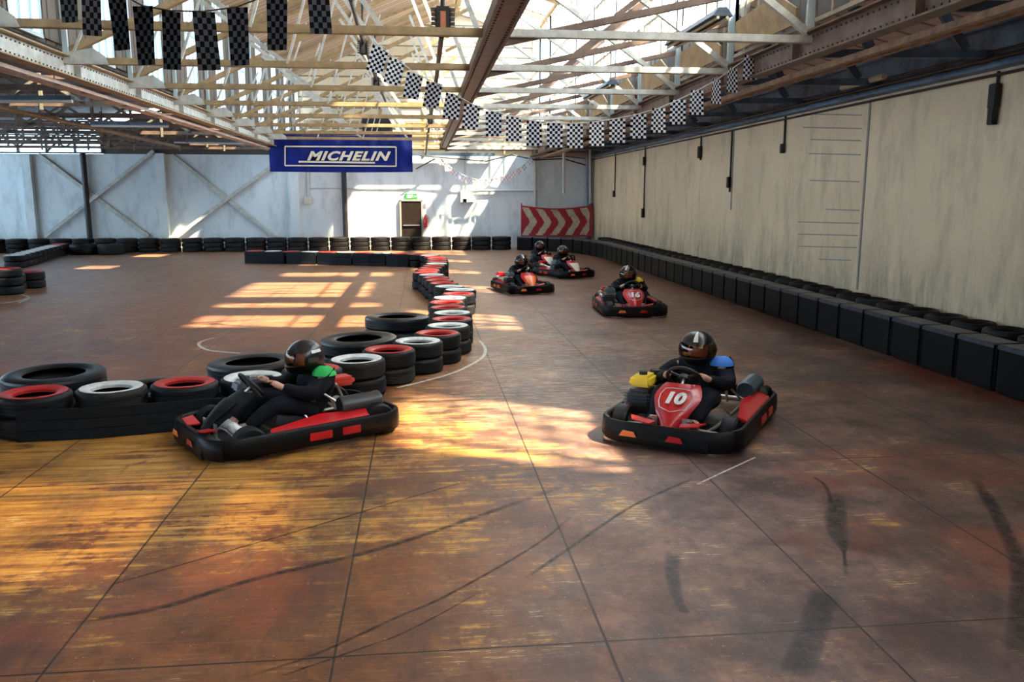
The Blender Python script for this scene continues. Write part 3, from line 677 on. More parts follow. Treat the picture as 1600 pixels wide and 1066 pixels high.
for v in L_.data.vertices: v.co.x = cx+(v.co.x-mid)*wt/w0; v.co.z = cz+(v.co.z-zm)*ht/h0
b = MB(); b.tube([(-BW/2, 0, BH+.01), (BW/2, 0, BH+.01)], .02, 6); b.tube([(-BW/2, 0, BH), (-BW/2, 0, BH+.45)], .008, 5); b.tube([(BW/2, 0, BH), (BW/2, 0, BH+.45)], .008, 5); b.build('hanging_cord', M['black_pipe'], r)

# chevron banner
cyb = 35.9; a = G(815, 321, y=cyb); c = G(941, 370, y=cyb); X0, X1 = a.x, min(c.x, 7.35); Z0, Z1 = G(815, 370, y=cyb).z, a.z
r = empty('chevron_banner', (X0, cyb, Z0), label='red and cream chevron arrow banner in the right back corner', cat='banner'); W_, H_ = X1-X0, Z1-Z0
bm = bmesh.new(); NU, NV = 88, 20; V = []
for i in range(NU+1):
    col = []
    for j in range(NV+1):
        u, v = i/NU, j/NV; sag = -.13*math.sin(u*PI)*v
        col.append(bm.verts.new((u*W_, .03*math.sin(u*21+v*3)*v, v*H_+sag)))
    V.append(col)
for i in range(NU):
    for j in range(NV):
        f = bm.faces.new((V[i][j], V[i+1][j], V[i+1][j+1], V[i][j+1])); u, v = (i+.5)/NU, (j+.5)/NV
        t_ = (u*W_-(.5-abs(v-.5))*.85+.05)/ (W_*.205); edge = v < .04 or v > .96 or u < .015 or u > .97
        f.material_index = 0 if (edge or t_ < 0 or t_ > 4.5) else (1 if (t_ % 1.0) < .5 else 0)
mm = MB(); mm.bm.free(); mm.bm = bm; mm.build('chevron_cloth', [M['chev_red'], M['chev_cream']], r)
b = MB(); b.cyl((0, .02, -.1), (0, .02, H_+.1), .025, 8); b.cyl((W_, .02, -.1), (W_, .02, H_+.1), .025, 8); b.build('banner_pole', M['chev_red'], r)
# support legs so that it stands
b = MB(); b.cyl((0.0, .05, -Z0+.0), (0.0, .05, -.08), .02, 8); b.cyl((W_, .05, -Z0), (W_, .05, -.08), .02, 8); b.build('banner_stake', M['black_pipe'], r)

# ------------------------------------------------------------------ checkered bunting
def flag_mesh(w_, h_, nu, nv, ms, bend):
    bm = bmesh.new(); V = [[bm.verts.new((( i/nu-.5)*w_, bend*math.sin(2.2*i/nu+1.5*j/nv), -j/nv*h_)) for j in range(nv+1)] for i in range(nu+1)]
    for i in range(nu):
        for j in range(nv):
            f = bm.faces.new((V[i][j], V[i+1][j], V[i+1][j+1], V[i][j+1])); f.material_index = (i+j) % 2
    bmesh.ops.solidify(bm, geom=list(bm.faces), thickness=.002)
    me = bpy.data.meshes.new('checkered_flag'); bm.to_mesh(me); bm.free()
    for q in ms: me.materials.append(q)
    return me
fm1 = flag_mesh(.215, .56, 5, 10, (M['flag_k'], M['flag_g']), .02)
fm1b = flag_mesh(.17, .56, 5, 10, (M['flag_k'], M['flag_g']), .03)
near = [(101, -60, 1), (141, -38, 1), (180, -15, 1), (222, 9, 0), (267, 17, 1), (318, 18, 0), (370, 11, 0), (432, -13, 0), (495, -39, 0)]
pts = [G(60, -85, y=9)]
for i, (px, py, k) in enumerate(near):
    p = G(px, py, y=9.0); pts.append(p+Vector((0, 0, .0)))
    o = bpy.data.objects.new('checkered_flag', fm1b if k else fm1); C.objects.link(o); o.location = p; o.rotation_euler = (0, .05*math.sin(i*2.1), .35*math.sin(i*1.7))
    tag(o, 'dark grey-checked pennant at upper left, %s from the left end of its string' % ordn(i).replace('nearest', 'first'), 'flag', 'dark checkered flags at upper left')
pts.append(G(560, -80, y=9))
tag(MB().tube(pts, .008, 5).build('bunting_string', M['black_pipe']), 'black string holding the dark checkered pennants at upper left', 'string')
fm2 = flag_mesh(.225, .34, 6, 9, (M['flag_k'], M['flag_w']), .02)
far = [(595, 92), (621, 111), (649, 133), (679, 147), (709, 165), (738, 181), (771, 192), (803, 200), (835, 207), (867, 210), (899, 211), (933, 208), (965, 203), (998, 196), (1030, 187), (1060, 174), (1090, 159), (1121, 142), (1146, 124), (1174, 104)]
pts = [G(572, 52, y=12)]
for i, (px, py) in enumerate(far):
    p = G(px, py-18, y=12.0); pts.append(Vector(p))
    o = bpy.data.objects.new('checkered_flag', fm2); C.objects.link(o); o.location = p; o.rotation_euler = (0, (.30 if i < 6 else 0)*(1-i/8)-(.0), .25*math.sin(i*1.9)+(.5 if i > 15 else 0))
    tag(o, 'black and white checkered flag on the long hall string, %s from its left end' % ordn(i).replace('nearest', 'first'), 'flag', 'checkered flags across the middle of the hall')
pts.append(G(1215, 58, y=12))
tag(MB().tube(pts, .007, 5).build('bunting_string', M['white_pipe']), 'pale string of the black and white checkered bunting', 'string')
fm3 = []
for c_ in ('pale_pink', 'pale_blue'):
    me = flag_mesh(.20, .27, 3, 3, (M['pale_flag'], M[c_]), .01); fm3.append(me)
pts = []
for i in range(17):
    u = i/16; px = 690+u*138; py = 248+34*math.sin(PI*min(1, u*1.0))**.8*(1 if u < .5 else .95)
    p = G(px, py, y=35.9); pts.append(p)
    o = bpy.data.objects.new('small_flag', fm3[(i//3) % 2]); C.objects.link(o); o.location = p; o.rotation_euler = (0, 0, .2*math.sin(i))
    tag(o, 'tiny faded flag by the back wall, %s from the left of its string' % ordn(i).replace('nearest', 'first'), 'flag', 'small faded flags by the back wall')
tag(MB().tube(pts, .008, 5).build('bunting_string', M['white_pipe']), 'string of tiny faded flags in front of the back wall', 'string')

# ------------------------------------------------------------------ tyres
def tyre_mesh(R, Wd, mat, name='tyre', n=40):
    ri = R*.60; h = Wd/2
    pr = [(ri, -h*.72), (ri*1.06, -h*.86), (R*.80, -h*1.0), (R*.93, -h*.93), (R*.985, -h*.78)]
    g = R*.018
    for z in (-.5, -.17, .17, .5): pr += [(R*1.0, (z-.12)*h), (R-g, (z-.10)*h), (R-g, (z+.0)*h), (R*1.0, (z+.02)*h)]
    pr += [(R*.985, h*.78), (R*.93, h*.93), (R*.80, h*1.0), (ri*1.06, h*.86), (ri, h*.72), (ri*1.07, h*.55), (R*.84, h*.62), (R*.92, 0), (R*.84, -h*.62), (ri*1.07, -h*.55)]
    b = MB(); b.lathe([(r_, z+h) for r_, z in pr], n, closed=True)
    bmesh.ops.recalc_face_normals(b.bm, faces=b.bm.faces)
    me = bpy.data.meshes.new(name); b.bm.to_mesh(me); b.bm.free(); me.materials.append(mat); me.shade_smooth(); me.set_sharp_from_angle(angle=math.radians(40)); return me
def ring_mesh(R, Wd, mat, n=40):
    ri = R*.60; h = Wd/2; e = .004
    pr = [(ri-.004, h*.50), (ri-.004, h*.74+e), (ri*1.06, h*.86+e), (R*.80, h+e), (R*.885, h*.965+e), (R*.885, h*.94), (R*.80, h*.97), (ri*1.06, h*.82), (ri+.004, h*.70), (ri+.004, h*.5)]
    b = MB(); b.lathe([(r_, z+h) for r_, z in pr], n, closed=True); bmesh.ops.recalc_face_normals(b.bm, faces=b.bm.faces)
    me = bpy.data.meshes.new('painted_rim'); b.bm.to_mesh(me); b.bm.free(); me.materials.append(mat); me.shade_smooth(); me.set_sharp_from_angle(angle=math.radians(50)); return me
TR, TW = .325, .20
T_small = tyre_mesh(TR, TW, M['rubber']); T_dust = tyre_mesh(TR, TW, M['rubber_dusty'])
R_red, R_white = ring_mesh(TR, TW, M['paint_red']), ring_mesh(TR, TW, M['paint_white'])
T_back = tyre_mesh(.41, .183, M['rubber_dusty']); T_wall = tyre_mesh(.275, .31, M['rubber']); T_big = tyre_mesh(.50, .205, M['rubber_big'], n=56); T_mid = tyre_mesh(.36, .20, M['rubber_big'], n=48)
def put(me, loc, label, group=None, ring=None, rot=(0, 0, 0), name='tyre'):
    o = bpy.data.objects.new(name, me); C.objects.link(o); o.location = loc; o.rotation_euler = (rot[0], rot[1], rot[2] or random.random()*6)
    tag(o, label, 'tyre', group)
    if ring:
        c_ = bpy.data.objects.new('painted_rim', ring); C.objects.link(c_); c_.parent = o
        c_['label'] = 'red painted rim' if ring is R_red else 'white painted rim'
    return o
def resample(P, step):
    P = [Vector(p) for p in P]; out = [P[0].copy()]; i = 0; cur = P[0].copy()
    while i < len(P)-1:
        d = (P[i+1]-cur).length; need = step
        # walk so that straight-line distance equals step
        t_ = cur.copy(); j = i
        best = None
        while j < len(P)-1:
            a_ = P[j] if j != i else cur; seg = P[j+1]-a_; n_ = max(2, int(seg.length/.01))
            for k in range(1, n_+1):
                q = a_+seg*(k/n_)
                if (q-out[-1]).length >= step: best = (q, j); break
            if best: break
            j += 1
        if not best: break
        cur, i = best[0].copy(), best[1]; out.append(cur.copy())
    return out
# the S-shaped chicane
path = [(-4.38, 8.12), (-3.67, 8.22), (-2.35, 8.52), (-1.80, 8.68), (-1.25, 9.02), (-.72, 9.62), (-.40, 10.19), (-.02, 10.80), (.26, 11.5), (.40, 12.2), (.47, 13.2), (.40, 14.2), (.42, 15.1), (.67, 15.8), (.74, 16.6), (.52, 17.3), (.38, 18.4), (.26, 19.6), (.06, 20.6), (.20, 21.8), (.42, 23.4), (.44, 25.4), (.20, 26.7), (-.6, 27.4), (-2.3, 28.1), (-4.0, 28.8), (-5.9, 29.35)]
cp = resample([(x, y, 0) for x, y in path], .662)
seqn = ['red', 'red', 'white', 'red', 'white', 'red', 'white', 'red', 'white', 'red', 'white', 'red', 'white', 'red', 'red', 'white', 'red', 'white', 'white', 'red']
for i, p in enumerate(cp):
    colr = seqn[i] if i < len(seqn) else (['red', 'red', 'white', 'red', 'red'][i % 5] if i < 34 else ['red', 'white', 'red', 'white'][i % 4])
    lo = put(T_dust if i % 3 == 1 else T_small, (p.x+random.uniform(-.015, .015), p.y, 0), 'plain lower tyre of the %s chicane stack counted from its near left end' % ordn(i).replace('nearest', 'first'), 'lower chicane tyres')
    put(T_dust if i % 4 == 2 else T_small, (p.x, p.y, TW+.002), '%s-rimmed tyre topping the %s chicane stack counted from its near left end' % (colr, ordn(i).replace('nearest', 'first')), 'painted top tyres of the chicane', R_red if colr == 'red' else R_white, rot=(random.uniform(-.012, .012), random.uniform(-.012, .012), 0))
# large tyres lying behind the chicane
bigs = [(G(55, 601, z=.40), 1, 'large plain black tyre behind the red-rimmed tyre at the left edge'),
        (G(212, 592, z=.36), 1, 'large plain black tyre behind the first white-rimmed tyre'),
        (G(368, 568, z=.46), 1, 'large glossy black tyre behind the left kart front'),
        (G(470, 549, z=.34), 0, 'black tyre lying behind the helmet of the green-shouldered driver'),
        (G(562, 529, z=.42), 1, 'large glossy black tyre left of the bend of the chicane'),
        (G(606, 511, z=.42), 1, 'dusty large black tyre in the middle of three inside the bend'),
        (G(622, 495, z=.50), 1, 'large brownish black tyre farthest inside the bend')]
pos = []
for k, (p, bg_, lab) in enumerate(bigs):
    q = Vector((p.x, p.y, 0)); me, R_, W2 = (T_big, .50, .205) if bg_ else (T_mid, .36, .20)
    # keep clear of the painted stacks and of one another
    for it in range(400):
        mv = Vector((0, 0, 0))
        for s_ in cp:
            d = q-s_
            if d.length < R_+TR+.015: mv += d.normalized()*(R_+TR+.02-d.length)
        for qq, rr in pos:
            d = q-qq
            if d.length < R_+rr+.01: mv += d.normalized()*(R_+rr+.015-d.length)
        if mv.length < 1e-4: break
        q += mv
    pos.append((q.copy(), R_))
    put(me, (q.x, q.y, 0), lab+', standing on the floor' if False else lab, None)
    if k in (0, 2, 4, 6): put(me, (q.x+.02, q.y+.03, W2+.002), lab.replace('tyre', 'tyre on top,', 1), None, rot=(.02, -.015, 0))
# conveyor-belt skirts on the chicane
def belt(pts_, h, lab, th=.02):
    nb = MB(); path_ = []
    P = [Vector((x, y, 0)) for x, y in pts_]
    for i, p in enumerate(P):
        d = (P[min(i+1, len(P)-1)]-P[max(i-1, 0)]).normalized(); path_.append((p, Vector((d.y, -d.x, 0))))
    nb.sweep(path_, [(0, 0.004), (th, .004), (th, h*.33), (th*.7, h*.34), (th, h*.36), (th, h*.66), (th*.7, h*.67), (th, h*.69), (th, h), (0, h)]); return tag(nb.build('rubber_skirt', M['belt']), lab, 'rubber skirt')
belt([(G(28, 692).x, G(28, 692).y+.02), (G(150, 683).x, 7.93), (G(270, 672).x, 8.09), (-1.87, 8.24)], .30, 'black ribbed rubber belt along the near left end of the chicane')
for i, (a_, c_) in enumerate((((-5.95, 28.95), (-4.6, 28.52)), ((-4.5, 28.5), (-3.5, 28.1)), ((-3.45, 28.08), (-2.3, 27.62)), ((-2.25, 27.6), (-1.2, 27.2)), ((-1.15, 27.18), (-.45, 26.8)))):
    belt([a_, ((a_[0]+c_[0])/2, (a_[1]+c_[1])/2-.05), c_], .40, 'black rubber belt skirting the far arm of the chicane, %s from the left' % ordn(i).replace('nearest', 'first'))
# far-left rows
lt = [G(x, y, z=.42) for x, y in ((94, 380), (82, 386), (66, 389), (47, 393), (24, 398), (2, 403))]
lp = resample([(lt[0].x, lt[0].y, 0)]+[(lt[-1].x, lt[-1].y, 0)], .67)
for i, p in enumerate(lp[:11]):
    colr = 'red' if i < 2 else 'white'
    put(T_dust, (p.x, p.y, 0), 'dusty lower tyre of the far left row, %s stack from its far end' % ordn(i).replace('nearest', 'first'), 'lower tyres of the far left row')
    put(T_small, (p.x, p.y, TW+.002), '%s-rimmed tyre topping the far left row, %s stack from its far end' % (colr, ordn(i).replace('nearest', 'first')), 'painted tyres of the far left row', R_red if colr == 'red' else R_white)
e0 = G(4, 462); e0 = Vector((e0.x, e0.y+.3, 0))
for k, (dx, dy, c0) in enumerate(((0, 0, 'red'), (-.25, .68, 'white'), (-.1, 1.38, 'red'), (-.75, -.25, 'white'))):
    for j in range(3 if k < 1 else 2):
        top = j == (2 if k < 1 else 1)
        wh = ('nearest', 'second nearest', 'farthest', 'outermost')[k]
        put(T_small, (e0.x+dx, e0.y+dy, j*(TW+.002)), ('%s-rimmed tyre topping the %s stack of the left edge cluster' % (c0, wh)) if top else 'black tyre %s in the %s stack of the left edge cluster' % (('at the floor', 'in the middle')[j], wh), 'left edge tyre cluster', (R_red if c0 == 'red' else R_white) if top else None)
# loose tyres in front of the back row
for px, py, lab in ((135, 396, 'loose wide black tyre on the floor at the far left, left of the pair'), (192, 393, 'loose scuffed tyre on the floor at the far left, right of the pair')):
    p = G(px, py); put(tyre_mesh(.50, .40, M['rubber_dusty'] if px > 150 else M['rubber']), (p.x+(.15 if px > 150 else .15), 34.1, 0), lab)
# back wall stacks of three
x = 3.35; i = 0; ys = 35.0
stack_x = []
while x > -18.2: stack_x.append(x); x -= .845
stack_x.reverse()
for i, x in enumerate(stack_x):
    jy = random.uniform(-.03, .03)
    for j in range(3):
        put(T_back, (x+random.uniform(-.008, .008), 35.35+jy-.0*x, j*.185), 'black tyre, %s of the %s stack from the left along the back wall' % (('bottom', 'middle', 'top')[j], ordn(i).replace('nearest', 'first')), 'tyre stacks along the back wall')
# right-hand barrier of wrapped blocks
def make_block():
    r = empty('barrier_block', (0, 0, 0)); D, Wb, H = .34, .70, .55
    def fn(u, v):
        yv = (u-.5)*Wb; bulge = .018*math.sin(v*PI)*math.sin(u*PI); return Vector((-bulge, yv, .01+v*H))
    b = MB(); b.box((D/2, 0, H/2+.005), (D, Wb, H)); 
    bmesh.ops.bevel(b.bm, geom=list(b.bm.edges), offset=.03, segments=3, affect='EDGES')
    for v in b.bm.verts:
        if v.co.x < .05: v.co.x -= .02*math.sin(PI*min(1, max(0, v.co.z/H)))
    b.build('block_body', M['block'], r, smooth=True)
    b = MB(); b.box((D/2-.005, 0, H+.012), (D-.02, Wb-.03, .022)); b.box((-.012, 0, H-.01), (.012, Wb-.03, .045)); b.build('top_cap', M['cap'], r, bevel=.005)
    return r
bpath = [(6.55, 7.3), (6.55, 30.0), (6.35, 31.7), (5.85, 33.1), (5.1, 34.0), (4.5, 34.5), (3.80, 34.9)]
bp = resample([(x, y, 0) for x, y in bpath], .725)
pb_ = make_block()
for i in range(len(bp)-1):
    o = pb_ if i == 0 else copy_tree(pb_); a_, c_ = bp[i], bp[i+1]; o.location = (a_+c_)/2; d = c_-a_
    o.rotation_euler = (0, 0, math.atan2(d.y, d.x)-PI/2+random.uniform(-.015, .015)); 
    tag(o, 'black barrier block along the right wall, %s from the near end of the row' % ordn(i).replace('nearest', 'first'), 'barrier block', 'barrier blocks of the right wall')
wt_ = 7.6; i = 0
while wt_ < 33.0:
    xx = 7.215
    for j in range(2):
        hh = j*.312
        put(T_wall, (xx, wt_, hh), '%s tyre of the %s stack from the near end behind the right barrier' % (('lower black', 'upper black')[j], ordn(i).replace('nearest', 'first')), 'tyres behind the right barrier blocks', rot=((random.uniform(-.03, .03), random.uniform(-.03, 0), 0) if j else (0, 0, 0)))
    wt_ += random.uniform(.60, .66); i += 1

# ------------------------------------------------------------------ floor markings and skids
def strip(pts_, wd, name, mat, lab, cat, z=.0015):
    P = [Vector((p.x, p.y, 0)) for p in pts_]
    # Catmull smoothing
    Q = []
    for i in range(len(P)-1):
        p0, p1, p2, p3 = P[max(i-1, 0)], P[i], P[i+1], P[min(i+2, len(P)-1)]
        for k in range(8):
            t_ = k/8; Q.append(.5*((2*p1)+(p2-p0)*t_+(2*p0-5*p1+4*p2-p3)*t_*t_+(3*p1-p0-3*p2+p3)*t_**3))
    Q.append(P[-1]); b = MB(); vs = []
    for i, q in enumerate(Q):
        d = (Q[min(i+1, len(Q)-1)]-Q[max(i-1, 0)]).normalized(); n_ = Vector((-d.y, d.x, 0)); ww = wd*(.5 if not callable(wd) else 1) if not callable(wd) else wd(i/(len(Q)-1))/2
        vs.append([b.bm.verts.new(q+n_*ww+Vector((0, 0, h))) for h in (.0002, z)]+[b.bm.verts.new(q-n_*ww+Vector((0, 0, h))) for h in (z, .0002)])
    for i in range(len(vs)-1):
        A, B = vs[i], vs[i+1]
        for k in range(4): b.bm.faces.new((A[k], A[(k+1) % 4], B[(k+1) % 4], B[k]))
    return tag(b.build(name, mat), lab, cat)
fl = lambda L_: [G(x, y) for x, y in L_]
strip(fl([(749, 532), (758, 545), (752, 560), (715, 580), (670, 594), (620, 606)]), .045, 'floor_line', M['line'], 'curved white line round the outside of the chicane bend', 'floor line')
strip(fl([(335, 528), (314, 534), (312, 541), (330, 548), (375, 552)]), .05, 'floor_line', M['line'], 'hooked white line inside the bend behind the left kart', 'floor line')
strip(fl([(1180, 715), (1130, 738), (1090, 757)]), .018, 'floor_line', M['line'], 'thin white scratch line in front of the number 10 kart', 'floor line')
strip(fl([(33, 437), (42, 447), (30, 458), (45, 465), (28, 474)]), .06, 'floor_line', M['line'], 'white zigzag line beside the left edge tyre cluster', 'floor line')
strip(fl([(0, 474), (25, 471), (46, 465)]), .06, 'floor_line', M['line'], 'short white line in front of the left edge tyre cluster', 'floor line')
SK = 'skid mark'
def sk(L_, wd, lab, k=1.0):
    P = fl(L_); Q = []
    for i in range(len(P)-1):
        p0, p1, p2, p3 = P[max(i-1, 0)], P[i], P[i+1], P[min(i+2, len(P)-1)]
        for j in range(10):
            t_ = j/10; Q.append(.5*((2*p1)+(p2-p0)*t_+(2*p0-5*p1+4*p2-p3)*t_*t_+(3*p1-p0-3*p2+p3)*t_**3))
    Q.append(P[-1]); V, F, A = [], [], []; n = len(Q)
    for i, q in enumerate(Q):
        d = (Q[min(i+1, n-1)]-Q[max(i-1, 0)]).normalized(); nn_ = Vector((-d.y, d.x, 0)); u = i/(n-1); ww = (wd(u) if callable(wd) else wd*1.3)
        for c_ in range(7):
            x_ = (c_-3)/3; V.append(q+nn_*ww*.5*x_+Vector((0, 0, .0012))); A.append((1-abs(x_)**2.5)*min(1, u*7, (1-u)*7)*k)
    for i in range(n-1):
        for c_ in range(6): a_ = i*7+c_; F.append((a_, a_+1, a_+8, a_+7))
    me = bpy.data.meshes.new('skid_mark'); me.from_pydata(V, [], F); me.materials.append(M['skid']); at = me.attributes.new('cover', 'FLOAT', 'POINT')
    for i, v in enumerate(A): at.data[i].value = v
    o = bpy.data.objects.new('skid_mark', me); C.objects.link(o); tag(o, lab, SK)
sk([(160, 918), (300, 878), (500, 820), (650, 775), (745, 748)], .016, 'long thin tyre mark rising from lower left to the middle of the floor')
sk([(100, 975), (250, 950), (400, 905), (620, 850), (880, 760)], .05, 'faint broad tyre mark across the left foreground')
sk([(380, 1060), (500, 1020), (620, 965), (700, 930), (840, 850), (900, 800)], .022, 'thin dark tyre mark in the bottom centre')
sk([(430, 1060), (560, 1015), (640, 985), (760, 920)], .014, 'second thin tyre mark in the bottom centre')
sk([(820, 905), (900, 850), (990, 790), (1090, 745)], .03, 'tyre mark running up towards the number 10 kart')
sk([(1052, 860), (1050, 890), (1058, 935), (1072, 960)], lambda t_: .13*(1-t_*.6), 'short blunt black skid mark in the foreground centre right')
sk([(1308, 768), (1306, 815), (1318, 860), (1322, 900)], lambda t_: .03+.14*math.sin(PI*min(1, t_*1.3+.1))**.8, 'pointed black skid patch left of the right edge sweep')
sk([(1290, 925), (1272, 980), (1240, 1060)], .13, 'broad skid mark leading to the bottom edge right of centre')
sk([(1520, 745), (1550, 790), (1575, 840), (1592, 880), (1596, 940), (1590, 1060)], lambda t_: .10+.05*t_, 'long curved black skid sweep at the right edge')
sk([(1270, 745), (1290, 760), (1300, 790)], .03, 'faint thin skid mark above the pointed patch')

# ------------------------------------------------------------------ karts
def rounded_rect(hx, hy, r, n=7, cx=0):
    P = []
    for sx, sy, a0 in ((1, 1, 0), (-1, 1, PI/2), (-1, -1, PI), (1, -1, 3*PI/2)):
        for k in range(n+1):
            a_ = a0+PI/2*k/n; P.append((Vector((cx+sx*(hx-r)+r*math.cos(a_), sy*(hy-r)+r*math.sin(a_), 0)), Vector((math.cos(a_), math.sin(a_), 0))))
    return P
BL, BWd = .875, .575
def make_kart(num, plate, tankc, lab, second=True, plate2=None):
    r = empty('go_kart', (0, 0, 0), label=lab, cat='go-kart')
    rr = rounded_rect(BL, BWd, .26)
    def seg(i0, i1, name, prof):
        N = len(rr); idx = [(i0+k) % N for k in range((i1-i0) % N+1)]
        b = MB(); P = [rr[i] for i in idx]
        # densify straight spans
        Q = []
        for a_, c_ in zip(P, P[1:]):
            n_ = max(1, int((c_[0]-a_[0]).length/.12))
            for k in range(n_): Q.append((a_[0].lerp(c_[0], k/n_), a_[1].lerp(c_[1], k/n_)))
        Q.append(P[-1]); b.sweep(Q, prof); return b.build(name, M['plastic'], r, smooth=True)
    prof = [(-.05, .06), (-.012, .04), (0, .055), (.004, .12), (-.004, .20), (-.014, .215), (-.034, .215), (-.05, .19)]
    proff = [(-.06, .05), (-.01, .032), (.012, .05), (.020, .12), (.004, .20), (-.010, .212), (-.045, .205), (-.06, .18)]
    seg(28, 4, 'front_bumper', proff); seg(4, 11, 'side_bumper', prof); seg(11, 20, 'rear_bumper', prof); seg(20, 28, 'side_bumper', prof)
    # the front loop: right corner, nose, left corner
    b = MB(); Q = [(Vector((BL-.03, y, 0)), Vector((1, 0, 0))) for y in [-.36+.72*k/10 for k in range(11)]]
    b.sweep(Q, [(-.06, .04), (.045, .035), (.055, .09), (.035, .15), (0.0, .17), (-.06, .17)]); b.build('nose_bumper', M['plastic'], r, smooth=True)
    # red top edges in the nose
    for s_ in (-1, 1):
        b = MB(); b.prism([(BL-.13, s_*.10, .205), (BL-.03, s_*.12, .206), (BL-.03, s_*.26, .232), (BL-.13, s_*.30, .238)], (0, 0, .012)); b.build('nose_insert', M['kart_red'], r)
    for yy_, mn in ((-.27, 'kart_orange'), (.10, 'kart_red')):
        MB().prism([(BL+.030, yy_-.07, .10), (BL+.030, yy_+.07, .10), (BL+.030, yy_+.05, .145), (BL+.030, yy_-.04, .15)], (.004, 0, 0)).build('bumper_sticker', M[mn], r)
    # side pods
    for s_ in (-1, 1):
        b = MB(); b.prism([(.40, s_*.535, .205), (-.50, s_*.535, .215), (-.53, s_*.42, .255), (-.1, s_*.37, .265), (.36, s_*.45, .225)], (0, 0, -.04)); b.build('side_pod_panel', M['kart_red'], r, bevel=.008)
        for x0 in (-.02, -.30): MB().box((x0, s_*(BWd+.006), .125), (.20 if x0 > -.1 else .17, .012, .07)).build('side_decal', M['kart_red'], r, bevel=.004)
        b = MB(); b.box((-.06, s_*.50, .12), (.95, .10, .14)); b.build('pod_core', M['plastic'], r, bevel=.02)
    # chassis
    b = MB()
    for s_ in (-1, 1):
        b.tube([(.74, s_*.20, .10), (.35, s_*.26, .09), (-.2, s_*.28, .09), (-.72, s_*.30, .10)], .016, 8); b.tube([(.60, s_*.22, .10), (.60, s_*.46, .13)], .014, 8)
    b.tube([(.74, -.20, .10), (.74, .20, .10)], .016, 8); b.tube([(-.72, -.3, .1), (-.72, .3, .1)], .016, 8); b.tube([(.2, -.26, .09), (.2, .26, .09)], .014, 8); b.tube([(-.6, -.45, .14), (-.6, .45, .14)], .02, 10); b.build('chassis_tubes', M['metal'], r, smooth=True)
    MB().box((.30, 0, .075), (.92, .50, .012)).build('floor_tray', M['metal_dark'], r)
    # wheels
    for x0, s_, R_, wd in ((.54, 1, .135, .12), (.54, -1, .135, .12), (-.62, 1, .145, .16), (-.62, -1, .145, .16)):
        yc = s_*(.44 if x0 > 0 else .43); Mx = Matrix.Translation((x0, yc, R_)) @ Matrix.Rotation(PI/2, 4, 'X') @ Matrix.Rotation((.0), 4, 'Y')
        b = MB(); b.lathe([(.06, -wd/2), (R_*.88, -wd/2), (R_, -wd*.36), (R_, wd*.36), (R_*.88, wd/2), (.06, wd/2)], 28, Mx, closed=True); wl = b.build('wheel', M['rubber'], r, smooth=True)
        b = MB(); b.lathe([(.0, -wd*.36), (.055, -wd*.40), (.066, -wd*.47), (.066, wd*.47), (.055, wd*.40), (.0, wd*.36)], 20, Mx); b.build('wheel_hub', M['metal'], wl, smooth=True)
    # front fairing
    def ff(u, v):
        t_ = v; x_ = .78-.36*t_+.05*math.sin(t_*PI); z_ = .17+.31*t_; hw = (.075+.115*min(1, t_*1.5)) if t_ < .7 else .19-.05*((t_-.7)/.3)**2
        yy_ = (u-.5)*2; return Vector((x_-.07*yy_*yy_, yy_*hw, z_-.015*yy_*yy_))
    fa = MB().grid(ff, 14, 16, .012).build('front_fairing', M['plastic'] if plate == 'black' else M['kart_red'], r, smooth=True)
    def ffo(u, v, off=.012): q = ff(u, v); return q+Vector((.72, 0, .55)).normalized()*off
    pm = {'red': M['kart_red'], 'black': M['plastic'], 'orange': M['kart_orange'], 'cream': M['banner_ink']}[plate]
    if plate != 'red':
        MB().grid(lambda u, v: ffo(.14+.72*u, .05+.72*v), 8, 10, .004).build('number_plate', pm, fa, smooth=True)
    else:
        # thin white outline round the plate
        b = MB(); P = [(.16, .46), (.14, .60), (.15, .74), (.20, .86), (.35, .88), (.5, .88), (.65, .88), (.80, .86), (.85, .74), (.86, .60), (.84, .46), (.67, .42), (.5, .38), (.33, .42)]; b.tube([ffo(u, v, .014) for u, v in P], .0035, 5, closed=True); b.build('plate_outline', M['paint_white'], fa)
    if num:
        c0 = ff(.5, .66); nn = (ff(.5, .72)-ff(.5, .58)).normalized(); nx = Vector((0, 1, 0)); nz = nx.cross(nn)
        if nz.x < 0: nz = -nz
        Mx = Matrix((nx, nn, nz)).transposed().to_4x4(); Mx.translation = c0+nz*.014
        text_obj('race_number', num, .17, M['paint_white'], fa, Mx, shear=.12, bold=.05, ext=.004)
    # steering
    wc = Vector((.33, 0, .51)); ax = Vector((-.70, 0, .55)).normalized(); sxv = Vector((0, 1, 0)); syv = ax.cross(sxv)
    b = MB(); b.tube([wc+(sxv*math.cos(a_)+syv*math.sin(a_))*.14 for a_ in [2*PI*k/28 for k in range(28)]], .014, 8, closed=True)
    sw = b.build('steering_wheel', M['dark'], r, smooth=True)
    b = MB()
    for k in range(3):
        a_ = PI/2+2*PI*k/3; b.bar(wc, wc+(sxv*math.cos(a_)+syv*math.sin(a_))*.135, .03, .006, up=ax)
    b.lathe([(0, -.02), (.045, -.02), (.045, .015), (0, .02)], 16, Matrix.Translation(wc) @ ax.to_track_quat('Z', 'Y').to_matrix().to_4x4()); b.build('wheel_spokes', M['metal_dark'], sw)
    b = MB(); b.tube([wc, wc-ax*.42], .012, 8); b.tube([(.6, -.4, .13), (.58, 0, .15), (.6, .4, .13)], .009, 6); b.build('steering_column', M['metal'], r)
    # pedals
    for s_ in (-1, 1):
        b = MB(); b.box((.70, s_*.13, .19), (.012, .06, .12)); b.tube([(.7, s_*.13, .14), (.66, s_*.13, .09)], .008, 6); b.build('pedal', M['metal'], r)
